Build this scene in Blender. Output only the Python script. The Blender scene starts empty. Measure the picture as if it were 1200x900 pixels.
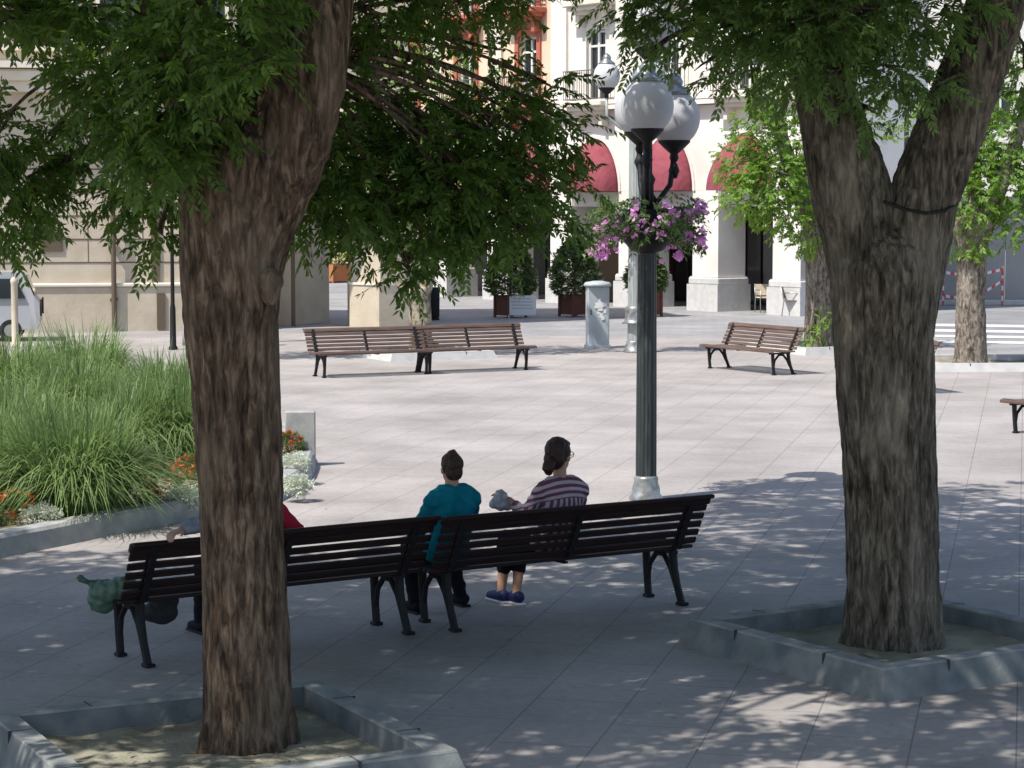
import bpy, math, random
import numpy as np
from mathutils import Vector, Matrix, noise
random.seed(7)
R = math.radians
scn = bpy.context.scene
col = scn.collection

# ---------------------------------------------------------------- camera, world, sun, exposure
H = 3.05
F = 2600.0
TH = math.atan(205 / F)
cam = bpy.data.cameras.new('camera')
cam.sensor_width = 36; cam.lens = F / 1200 * 36
cam.clip_start = 0.2; cam.clip_end = 2000
camo = bpy.data.objects.new('camera', cam); col.objects.link(camo)
camo.location = (0, 0, H); camo.rotation_euler = (R(90) - TH, 0, 0)
scn.camera = camo

SUN_EL = R(57); SX, SY = -0.78, -0.62
_l = math.hypot(SX, SY); SX /= _l; SY /= _l
world = bpy.data.worlds.new('World'); scn.world = world; world.use_nodes = True
wt = world.node_tree
sky = wt.nodes.new('ShaderNodeTexSky'); sky.sky_type = 'NISHITA'; sky.sun_disc = False
sky.sun_elevation = SUN_EL; sky.sun_rotation = math.atan2(SX, SY)
sky.altitude = 300; sky.dust_density = 2.0; sky.air_density = 1.0; sky.ozone_density = 1.1
wt.links.new(sky.outputs[0], wt.nodes['Background'].inputs[0])
wt.nodes['Background'].inputs[1].default_value = 0.15
sl = bpy.data.lights.new('sun', 'SUN'); sl.energy = 4.8; sl.angle = R(0.53); sl.color = (1.0, 0.945, 0.865)
so = bpy.data.objects.new('sun', sl); col.objects.link(so)
sdir = Vector((SX * math.cos(SUN_EL), SY * math.cos(SUN_EL), math.sin(SUN_EL)))
so.rotation_euler = sdir.to_track_quat('Z', 'Y').to_euler()
so.location = sdir * 60
vs = scn.view_settings
vs.view_transform = 'Standard'; vs.look = 'None'; vs.exposure = 0.28; vs.gamma = 1; vs.use_curve_mapping = False
scn.render.engine = 'CYCLES'

def ray(px, py):
    u = (px - 600) / F; v = (450 - py) / F
    return Vector((u, math.cos(TH) + v * math.sin(TH), -math.sin(TH) + v * math.cos(TH)))
def g(px, py, z=0.0):                 # where the view through a picture point meets height z
    r = ray(px, py); t = (z - H) / r.z
    return Vector((r.x * t, r.y * t, z))
def at(px, py, Y):                    # where it meets the distance Y
    r = ray(px, py); t = Y / r.y
    return Vector((r.x * t, Y, H + r.z * t))

# ---------------------------------------------------------------- materials
def mat(name, color, rough=0.7, spec=0.3, metal=0.0, c2=None, scale=5.0, stretch=(1, 1, 1), detail=5, bump=0.0,
        bscale=None, ramp=(0.35, 0.65), bdist=0.02):
    m = bpy.data.materials.new(name); m.use_nodes = True
    nt = m.node_tree; b = nt.nodes['Principled BSDF']
    b.inputs['Base Color'].default_value = (*color, 1)
    b.inputs['Roughness'].default_value = rough
    b.inputs['Specular IOR Level'].default_value = spec
    b.inputs['Metallic'].default_value = metal
    tc = nt.nodes.new('ShaderNodeTexCoord'); mp = nt.nodes.new('ShaderNodeMapping')
    mp.inputs['Scale'].default_value = stretch
    nt.links.new(tc.outputs['Object'], mp.inputs[0])
    if c2:
        n = nt.nodes.new('ShaderNodeTexNoise'); n.inputs['Scale'].default_value = scale; n.inputs['Detail'].default_value = detail
        nt.links.new(mp.outputs[0], n.inputs['Vector'])
        r = nt.nodes.new('ShaderNodeValToRGB')
        r.color_ramp.elements[0].position = ramp[0]; r.color_ramp.elements[0].color = (*color, 1)
        r.color_ramp.elements[1].position = ramp[1]; r.color_ramp.elements[1].color = (*c2, 1)
        nt.links.new(n.outputs[0], r.inputs[0]); nt.links.new(r.outputs[0], b.inputs['Base Color'])
    if bump:
        n2 = nt.nodes.new('ShaderNodeTexNoise'); n2.inputs['Scale'].default_value = bscale or scale * 3; n2.inputs['Detail'].default_value = 6
        nt.links.new(mp.outputs[0], n2.inputs['Vector'])
        bp = nt.nodes.new('ShaderNodeBump'); bp.inputs['Strength'].default_value = bump; bp.inputs['Distance'].default_value = bdist
        nt.links.new(n2.outputs[0], bp.inputs['Height']); nt.links.new(bp.outputs[0], b.inputs['Normal'])
    return m

def leaf_mat(name, ca, cb, trans=0.4, tcol=None):
    m = bpy.data.materials.new(name); m.use_nodes = True
    nt = m.node_tree; nt.nodes.remove(nt.nodes['Principled BSDF']); out = nt.nodes['Material Output']
    gi = nt.nodes.new('ShaderNodeNewGeometry')
    r = nt.nodes.new('ShaderNodeValToRGB')
    r.color_ramp.elements[0].color = (*ca, 1); r.color_ramp.elements[1].color = (*cb, 1)
    tc = nt.nodes.new('ShaderNodeTexCoord'); n = nt.nodes.new('ShaderNodeTexNoise'); n.inputs['Scale'].default_value = 1.6; n.inputs['Detail'].default_value = 2
    nt.links.new(tc.outputs['Object'], n.inputs['Vector'])
    mx = nt.nodes.new('ShaderNodeMath'); mx.operation = 'MULTIPLY_ADD'; mx.inputs[1].default_value = 0.55
    md = nt.nodes.new('ShaderNodeMath'); md.operation = 'MULTIPLY'; md.inputs[1].default_value = 0.5
    nt.links.new(n.outputs[0], md.inputs[0])
    nt.links.new(gi.outputs['Random Per Island'], mx.inputs[0]); nt.links.new(md.outputs[0], mx.inputs[2])
    nt.links.new(mx.outputs[0], r.inputs[0])
    d = nt.nodes.new('ShaderNodeBsdfPrincipled'); d.inputs['Roughness'].default_value = 0.45; d.inputs['Specular IOR Level'].default_value = 0.35
    t = nt.nodes.new('ShaderNodeBsdfTranslucent'); ms = nt.nodes.new('ShaderNodeMixShader'); ms.inputs[0].default_value = trans
    hs = nt.nodes.new('ShaderNodeHueSaturation'); hs.inputs['Value'].default_value = 1.7; hs.inputs['Hue'].default_value = 0.485; hs.inputs['Saturation'].default_value = 1.1
    nt.links.new(r.outputs[0], d.inputs['Base Color']); nt.links.new(r.outputs[0], hs.inputs['Color']); nt.links.new(hs.outputs[0], t.inputs['Color'])
    nt.links.new(d.outputs[0], ms.inputs[1]); nt.links.new(t.outputs[0], ms.inputs[2]); nt.links.new(ms.outputs[0], out.inputs[0])
    return m

GRID = math.atan2(0.974, 0.225)
def paving_mat(name, ca, cb, bw, rh, ang, joint, js, off=0.5, rough=0.75):
    m = bpy.data.materials.new(name); m.use_nodes = True
    nt = m.node_tree; b = nt.nodes['Principled BSDF']; b.inputs['Roughness'].default_value = rough; b.inputs['Specular IOR Level'].default_value = 0.3
    L = nt.links.new
    tc = nt.nodes.new('ShaderNodeTexCoord'); mp = nt.nodes.new('ShaderNodeMapping'); mp.inputs['Rotation'].default_value = (0, 0, -ang)
    L(tc.outputs['Object'], mp.inputs[0])
    br = nt.nodes.new('ShaderNodeTexBrick'); br.inputs['Scale'].default_value = 1; br.inputs['Brick Width'].default_value = bw; br.inputs['Row Height'].default_value = rh
    br.inputs['Mortar Size'].default_value = js; br.inputs['Mortar Smooth'].default_value = 0.35; br.inputs['Bias'].default_value = 0.0; br.offset = off
    br.inputs['Color1'].default_value = (*ca, 1); br.inputs['Color2'].default_value = (*cb, 1)
    br.inputs['Mortar'].default_value = (*joint, 1)
    L(mp.outputs[0], br.inputs['Vector'])
    n = nt.nodes.new('ShaderNodeTexNoise'); n.inputs['Scale'].default_value = 0.55; n.inputs['Detail'].default_value = 7; n.inputs['Roughness'].default_value = 0.62
    n3 = nt.nodes.new('ShaderNodeTexNoise'); n3.inputs['Scale'].default_value = 14; n3.inputs['Detail'].default_value = 8; n3.inputs['Roughness'].default_value = 0.7
    L(tc.outputs['Object'], n.inputs['Vector']); L(tc.outputs['Object'], n3.inputs['Vector'])
    r = nt.nodes.new('ShaderNodeMapRange'); r.inputs[1].default_value = 0.3; r.inputs[2].default_value = 0.7; r.inputs[3].default_value = 0.70; r.inputs[4].default_value = 1.14
    r3 = nt.nodes.new('ShaderNodeMapRange'); r3.inputs[1].default_value = 0.3; r3.inputs[2].default_value = 0.7; r3.inputs[3].default_value = 0.86; r3.inputs[4].default_value = 1.1
    L(n.outputs[0], r.inputs[0]); L(n3.outputs[0], r3.inputs[0])
    mu = nt.nodes.new('ShaderNodeMath'); mu.operation = 'MULTIPLY'; L(r.outputs[0], mu.inputs[0]); L(r3.outputs[0], mu.inputs[1])
    # small dark gum spots and drips
    v = nt.nodes.new('ShaderNodeTexVoronoi'); v.inputs['Scale'].default_value = 2.6; L(tc.outputs['Object'], v.inputs['Vector'])
    rv = nt.nodes.new('ShaderNodeMapRange'); rv.inputs[1].default_value = 0.03; rv.inputs[2].default_value = 0.07; rv.inputs[3].default_value = 0.72; rv.inputs[4].default_value = 1.0
    L(v.outputs['Distance'], rv.inputs[0])
    mu2 = nt.nodes.new('ShaderNodeMath'); mu2.operation = 'MULTIPLY'; L(mu.outputs[0], mu2.inputs[0]); L(rv.outputs[0], mu2.inputs[1])
    vm = nt.nodes.new('ShaderNodeVectorMath'); vm.operation = 'SCALE'; L(br.outputs['Color'], vm.inputs[0]); L(mu2.outputs[0], vm.inputs['Scale'])
    L(vm.outputs[0], b.inputs['Base Color'])
    bp = nt.nodes.new('ShaderNodeBump'); bp.inputs['Strength'].default_value = 0.25; bp.inputs['Distance'].default_value = 0.006
    L(n3.outputs[0], bp.inputs['Height']); L(bp.outputs[0], b.inputs['Normal'])
    return m

def bark_mat(name, dark, mid, light, patch=None, sc=1.0, stretch=0.13):
    m = bpy.data.materials.new(name); m.use_nodes = True
    nt = m.node_tree; b = nt.nodes['Principled BSDF']; b.inputs['Roughness'].default_value = 0.9; b.inputs['Specular IOR Level'].default_value = 0.15
    L = nt.links.new
    tc = nt.nodes.new('ShaderNodeTexCoord'); mp = nt.nodes.new('ShaderNodeMapping'); mp.inputs['Scale'].default_value = (1, 1, stretch); mp.inputs['Rotation'].default_value = (0.06, 0.1, 0)
    L(tc.outputs['Object'], mp.inputs[0])
    n = nt.nodes.new('ShaderNodeTexNoise'); n.inputs['Scale'].default_value = 26 * sc; n.inputs['Detail'].default_value = 9; n.inputs['Roughness'].default_value = 0.65; n.inputs['Distortion'].default_value = 0.5
    L(mp.outputs[0], n.inputs['Vector'])
    r = nt.nodes.new('ShaderNodeValToRGB'); e = r.color_ramp.elements
    e[0].position = 0.34; e[0].color = (*dark, 1); e[1].position = 0.72; e[1].color = (*light, 1)
    k = e.new(0.52); k.color = (*mid, 1)
    L(n.outputs[0], r.inputs[0])
    n2 = nt.nodes.new('ShaderNodeTexNoise'); n2.inputs['Scale'].default_value = 1.7; n2.inputs['Detail'].default_value = 4
    mp2 = nt.nodes.new('ShaderNodeMapping'); mp2.inputs['Scale'].default_value = (2.2, 2.2, 0.7); L(tc.outputs['Object'], mp2.inputs[0]); L(mp2.outputs[0], n2.inputs['Vector'])
    r2 = nt.nodes.new('ShaderNodeMapRange'); r2.inputs[1].default_value = 0.5; r2.inputs[2].default_value = 0.66; r2.inputs[4].default_value = 0.6; L(n2.outputs[0], r2.inputs[0])
    mx = nt.nodes.new('ShaderNodeMixRGB'); L(r2.outputs[0], mx.inputs[0]); L(r.outputs[0], mx.inputs[1])
    pc = patch or light; mx.inputs[2].default_value = (*pc, 1)
    mm = nt.nodes.new('ShaderNodeMixRGB'); mm.blend_type = 'MULTIPLY'; mm.inputs[0].default_value = 0.75
    r4 = nt.nodes.new('ShaderNodeMapRange'); r4.inputs[1].default_value = 0.35; r4.inputs[2].default_value = 0.6; r4.inputs[3].default_value = 0.55; r4.inputs[4].default_value = 1.15
    L(n.outputs[0], r4.inputs[0]); L(mx.outputs[0], mm.inputs[1]); L(r4.outputs[0], mm.inputs[2])
    L(mm.outputs[0], b.inputs['Base Color'])
    bp = nt.nodes.new('ShaderNodeBump'); bp.inputs['Strength'].default_value = 0.9; bp.inputs['Distance'].default_value = 0.03
    L(n.outputs[0], bp.inputs['Height']); L(bp.outputs[0], b.inputs['Normal'])
    return m

M = {}
M['paving'] = paving_mat('plaza_paving', (0.376, 0.348, 0.334), (0.360, 0.333, 0.32), 1.16, 0.585, GRID, (0.21, 0.195, 0.185), 0.0055)
M['street'] = paving_mat('street_paving', (0.34, 0.335, 0.34), (0.30, 0.30, 0.305), 0.4, 0.2, R(-50), (0.2, 0.2, 0.2), 0.008)
M['asphalt'] = mat('asphalt', (0.20, 0.20, 0.21), 0.85, 0.2, c2=(0.26, 0.26, 0.265), scale=1.2, bump=0.3, bscale=60)
M['paint'] = mat('road_paint', (0.75, 0.75, 0.73), 0.6, c2=(0.55, 0.55, 0.54), scale=9)
M['kerb'] = mat('kerb_concrete', (0.27, 0.285, 0.29), 0.85, 0.2, c2=(0.40, 0.40, 0.39), scale=5, bump=0.35, bscale=40, bdist=0.01)
M['granite'] = mat('planter_granite', (0.13, 0.15, 0.155), 0.8, 0.25, c2=(0.235, 0.25, 0.245), scale=4.5, detail=9, bump=0.35, bscale=30, bdist=0.012)
M['kerb_top'] = mat('lit_kerb_top', (0.20, 0.215, 0.215), 0.85, 0.2, c2=(0.34, 0.34, 0.32), scale=6, detail=9, bump=0.3, bscale=40, bdist=0.01)  # granite made lighter: the light on the kerb tops put into the colour
M['jointdark'] = mat('mortar_joint', (0.06, 0.06, 0.06), 0.9)
M['palekerb'] = mat('pale_kerb', (0.42, 0.42, 0.42), 0.85, 0.2, c2=(0.52, 0.51, 0.50), scale=4)
M['soil'] = mat('soil', (0.16, 0.135, 0.10), 0.95, 0.1, c2=(0.34, 0.30, 0.22), scale=4, detail=10, bump=0.8, bscale=25)
M['sand'] = mat('dry_sand', (0.20, 0.19, 0.15), 0.95, 0.1, c2=(0.35, 0.33, 0.25), scale=3, detail=10, bump=0.6, bscale=30)
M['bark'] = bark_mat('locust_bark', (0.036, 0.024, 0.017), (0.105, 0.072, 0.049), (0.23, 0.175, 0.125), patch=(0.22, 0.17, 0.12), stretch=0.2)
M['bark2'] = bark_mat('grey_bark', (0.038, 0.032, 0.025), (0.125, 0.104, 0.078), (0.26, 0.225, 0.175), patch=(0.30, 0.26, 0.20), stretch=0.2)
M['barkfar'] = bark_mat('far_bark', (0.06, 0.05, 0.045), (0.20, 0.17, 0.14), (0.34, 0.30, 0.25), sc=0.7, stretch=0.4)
M['plane'] = mat('mottled_bark', (0.13, 0.105, 0.075), 0.85, 0.2, c2=(0.36, 0.315, 0.24), scale=7, ramp=(0.42, 0.56), bump=0.4)
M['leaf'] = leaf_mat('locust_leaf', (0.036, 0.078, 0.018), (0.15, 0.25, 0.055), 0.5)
M['leafsun'] = leaf_mat('locust_leaf_sunlit', (0.055, 0.11, 0.03), (0.20, 0.31, 0.10), 0.52)  # locust leaf brightened: sun missing on the right crown put into the colour
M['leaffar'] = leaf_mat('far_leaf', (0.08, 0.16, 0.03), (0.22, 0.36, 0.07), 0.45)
M['bush'] = leaf_mat('bush_leaf', (0.035, 0.065, 0.02), (0.15, 0.21, 0.07), 0.25)
M['yellowbush'] = leaf_mat('yellow_leaf', (0.16, 0.24, 0.02), (0.42, 0.45, 0.05), 0.3)
M['grass'] = leaf_mat('grass_blade', (0.05, 0.10, 0.03), (0.27, 0.375, 0.15), 0.36)
M['lowleaf'] = leaf_mat('low_leaf', (0.04, 0.085, 0.02), (0.12, 0.19, 0.05), 0.25)
M['marigold'] = leaf_mat('orange_petal', (0.42, 0.05, 0.02), (0.75, 0.22, 0.05), 0.25)
M['white_leaf'] = leaf_mat('silver_leaf', (0.42, 0.47, 0.38), (0.72, 0.75, 0.66), 0.15)
M['pink'] = leaf_mat('pink_petal', (0.55, 0.16, 0.48), (0.88, 0.55, 0.82), 0.3)
M['wood'] = mat('bench_wood_shaded', (0.016, 0.008, 0.008), 0.6, 0.25, c2=(0.030, 0.015, 0.013), scale=9, stretch=(0.3, 4, 4), bump=0.15)  # darker copy of the bench wood, its shade put into the colour
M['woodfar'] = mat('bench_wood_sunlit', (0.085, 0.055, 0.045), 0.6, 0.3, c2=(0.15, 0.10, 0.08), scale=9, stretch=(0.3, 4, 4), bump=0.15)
M['iron'] = mat('cast_iron', (0.008, 0.008, 0.010), 0.6, 0.3, c2=(0.014, 0.014, 0.016), scale=20)
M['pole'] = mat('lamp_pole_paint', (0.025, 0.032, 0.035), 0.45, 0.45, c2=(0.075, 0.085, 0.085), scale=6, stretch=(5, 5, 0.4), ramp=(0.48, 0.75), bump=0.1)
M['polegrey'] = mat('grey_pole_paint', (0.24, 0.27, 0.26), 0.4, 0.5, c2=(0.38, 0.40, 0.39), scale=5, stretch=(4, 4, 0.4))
M['base_metal'] = mat('worn_base', (0.20, 0.21, 0.21), 0.35, 0.5, metal=0.6, c2=(0.42, 0.43, 0.42), scale=12)
M['globe'] = mat('globe_glass', (0.50, 0.50, 0.525), 0.75, 0.1, c2=(0.54, 0.54, 0.56), scale=3)
M['stone'] = mat('beige_stone', (0.47, 0.405, 0.31), 0.85, 0.2, c2=(0.56, 0.495, 0.395), scale=1.6, detail=8, bump=0.3, bscale=14)
M['stonedark'] = mat('stone_joint', (0.13, 0.10, 0.075), 0.9, 0.1)
M['stonewhite'] = mat('pale_cornice', (0.66, 0.60, 0.50), 0.8, 0.2, c2=(0.72, 0.67, 0.58), scale=2)
M['white'] = mat('white_render', (0.80, 0.765, 0.715), 0.8, 0.2, c2=(0.68, 0.64, 0.59), scale=0.8, detail=6)
M['plinth'] = mat('grey_plinth', (0.50, 0.49, 0.48), 0.8, 0.25, c2=(0.58, 0.57, 0.555), scale=6)
M['salmon'] = mat('salmon_render', (0.72, 0.52, 0.38), 0.85, 0.2, c2=(0.78, 0.59, 0.45), scale=1.1)
M['redtrim'] = mat('red_trim', (0.42, 0.13, 0.08), 0.7)
M['cream'] = mat('cream_render', (0.72, 0.62, 0.45), 0.85, 0.2, c2=(0.66, 0.56, 0.40), scale=0.7)
M['awning'] = mat('wine_canvas', (0.25, 0.065, 0.085), 0.9, 0.1, c2=(0.30, 0.085, 0.105), scale=3)
M['dark'] = mat('dark_shopfront', (0.035, 0.018, 0.018), 0.4, 0.4, c2=(0.05, 0.03, 0.028), scale=2)
M['darkglass'] = mat('dark_glass', (0.02, 0.025, 0.03), 0.08, 0.6)
M['winwhite'] = mat('window_white', (0.70, 0.70, 0.68), 0.5)
M['metalrail'] = mat('balcony_iron', (0.14, 0.13, 0.12), 0.5)
M['pot'] = mat('planter_wood', (0.10, 0.035, 0.025), 0.7, c2=(0.16, 0.06, 0.04), scale=12, stretch=(5, 5, 0.5))
M['potorange'] = mat('orange_planter', (0.42, 0.16, 0.06), 0.7)  # the box's own orange
M['sign'] = mat('white_board', (0.62, 0.63, 0.64), 0.5)
M['signgrey'] = mat('sign_grey', (0.35, 0.36, 0.38), 0.5)
M['cabinet'] = mat('cabinet_grey', (0.36, 0.40, 0.43), 0.5, c2=(0.42, 0.46, 0.48), scale=3)
M['paper'] = mat('torn_paper', (0.72, 0.72, 0.72), 0.8)
M['alu'] = mat('aluminium', (0.42, 0.43, 0.44), 0.35, 0.5, metal=0.8)
M['chairweave'] = mat('chair_weave', (0.60, 0.52, 0.40), 0.7)
M['chairgrey'] = mat('chair_grey', (0.15, 0.15, 0.155), 0.6)
M['vanpaint'] = mat('silver_paint', (0.34, 0.35, 0.37), 0.35, 0.5)
M['rubber'] = mat('rubber', (0.02, 0.02, 0.02), 0.8)
M['hoard'] = mat('grey_hoarding', (0.27, 0.27, 0.27), 0.7, c2=(0.31, 0.31, 0.31), scale=0.6)
M['tapered'] = mat('tape_red', (0.65, 0.05, 0.05), 0.5)
M['tapewhite'] = mat('tape_white', (0.8, 0.8, 0.8), 0.5)
def band_mat(name, axis, period):
    m = bpy.data.materials.new(name); m.use_nodes = True; nt = m.node_tree; L = nt.links.new; b = nt.nodes['Principled BSDF']
    tc = nt.nodes.new('ShaderNodeTexCoord'); sp = nt.nodes.new('ShaderNodeSeparateXYZ'); L(tc.outputs['Object'], sp.inputs[0])
    a = nt.nodes.new('ShaderNodeMath'); a.operation = 'DIVIDE'; a.inputs[1].default_value = period; L(sp.outputs[axis], a.inputs[0])
    f = nt.nodes.new('ShaderNodeMath'); f.operation = 'FRACT'; L(a.outputs[0], f.inputs[0])
    r = nt.nodes.new('ShaderNodeValToRGB'); r.color_ramp.interpolation = 'CONSTANT'; e = r.color_ramp.elements; e[0].position = 0; e[0].color = (0.6, 0.06, 0.06, 1); e[1].position = 0.5; e[1].color = (0.72, 0.72, 0.72, 1)
    L(f.outputs[0], r.inputs[0]); L(r.outputs[0], b.inputs['Base Color']); return m
M['tape'] = band_mat('striped_tape', 'X', 0.26); M['tapepole'] = band_mat('striped_pole', 'Z', 0.32)
M['skin'] = mat('skin', (0.42, 0.235, 0.16), 0.55, 0.35, c2=(0.46, 0.26, 0.18), scale=12)
M['teal'] = mat('teal_cotton', (0.003, 0.13, 0.185), 0.9, 0.1, c2=(0.008, 0.21, 0.28), scale=9, bump=0.5, bscale=9)
M['redshirt'] = mat('red_cotton', (0.45, 0.02, 0.045), 0.85, 0.15, bump=0.4, bscale=9, c2=(0.5, 0.03, 0.06))
M['sleeve'] = mat('grey_blue_sleeve', (0.20, 0.22, 0.27), 0.85, 0.15, c2=(0.34, 0.36, 0.40), scale=15)
M['trouser'] = mat('dark_trousers', (0.012, 0.012, 0.018), 0.85, 0.15)
M['navy'] = mat('navy_shoe', (0.015, 0.02, 0.09), 0.6)
M['sole'] = mat('white_sole', (0.6, 0.6, 0.65), 0.6)
M['hairdark'] = mat('dark_red_hair', (0.022, 0.008, 0.007), 0.5, 0.4, c2=(0.045, 0.015, 0.012), scale=20, stretch=(6, 6, 1), bump=0.5, bscale=40)
M['hairbrown'] = mat('brown_hair', (0.028, 0.015, 0.010), 0.55, 0.35, c2=(0.07, 0.038, 0.025), scale=20, stretch=(6, 6, 1), bump=0.5, bscale=40)
M['eyes'] = mat('eye', (0.03, 0.02, 0.02), 0.2)
M['greenbag'] = mat('green_bag', (0.05, 0.10, 0.065), 0.45, 0.4, c2=(0.09, 0.165, 0.11), scale=6, bump=1.0, bscale=9)
M['darkbag'] = mat('dark_bag', (0.03, 0.032, 0.035), 0.6, bump=0.5, bscale=8)
M['clearbag'] = mat('pale_plastic', (0.34, 0.34, 0.38), 0.25, 0.6, c2=(0.62, 0.62, 0.66), scale=22, bump=1.0, bscale=25)
# striped knit: bands run round the yoke, upright below it
def stripe_mat():
    m = bpy.data.materials.new('striped_knit'); m.use_nodes = True; nt = m.node_tree; L = nt.links.new
    b = nt.nodes['Principled BSDF']; b.inputs['Roughness'].default_value = 0.9
    tc = nt.nodes.new('ShaderNodeTexCoord'); sp = nt.nodes.new('ShaderNodeSeparateXYZ'); L(tc.outputs['Object'], sp.inputs[0])
    def mth(op, a, bb, c=None):
        n = nt.nodes.new('ShaderNodeMath'); n.operation = op
        for i, v in enumerate((a, bb, c)):
            if v is None: continue
            if isinstance(v, (int, float)): n.inputs[i].default_value = v
            else: L(v, n.inputs[i])
        return n.outputs[0]
    x2 = mth('MULTIPLY', sp.outputs['X'], sp.outputs['X'])
    zz = mth('ADD', sp.outputs['Z'], mth('MULTIPLY', x2, 0.9))
    h = mth('SINE', mth('MULTIPLY', zz, 2 * math.pi / 0.047), 0)
    fan = mth('DIVIDE', sp.outputs['X'], mth('SUBTRACT', 1.9, sp.outputs['Z']))
    v = mth('SINE', mth('MULTIPLY', fan, 2 * math.pi / 0.042), 0)
    low = mth('LESS_THAN', zz, 0.885)
    s = nt.nodes.new('ShaderNodeMix'); s.data_type = 'FLOAT'; L(low, s.inputs[0]); L(h, s.inputs[2]); L(v, s.inputs[3])
    r = nt.nodes.new('ShaderNodeValToRGB'); e = r.color_ramp.elements
    e[0].position = 0.42; e[0].color = (0.16, 0.05, 0.10, 1); e[1].position = 0.62; e[1].color = (0.48, 0.40, 0.44, 1)
    mr = mth('MULTIPLY_ADD', s.outputs[0], 0.5, 0.5); L(mr, r.inputs[0]); L(r.outputs[0], b.inputs['Base Color'])
    return m
M['stripe'] = stripe_mat()

# ---------------------------------------------------------------- mesh helpers
def tag(o, label=None, cat=None, group=None, kind=None):
    if label: o['label'] = label
    if cat: o['category'] = cat
    if group: o['group'] = group
    if kind: o['kind'] = kind
    return o
def empty(name, loc=(0, 0, 0), rz=0.0, label=None, cat=None, group=None):
    o = bpy.data.objects.new(name, None); col.objects.link(o); o.empty_display_size = 0.2
    o.location = loc; o.rotation_euler = (0, 0, rz)
    return tag(o, label, cat, group)

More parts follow.
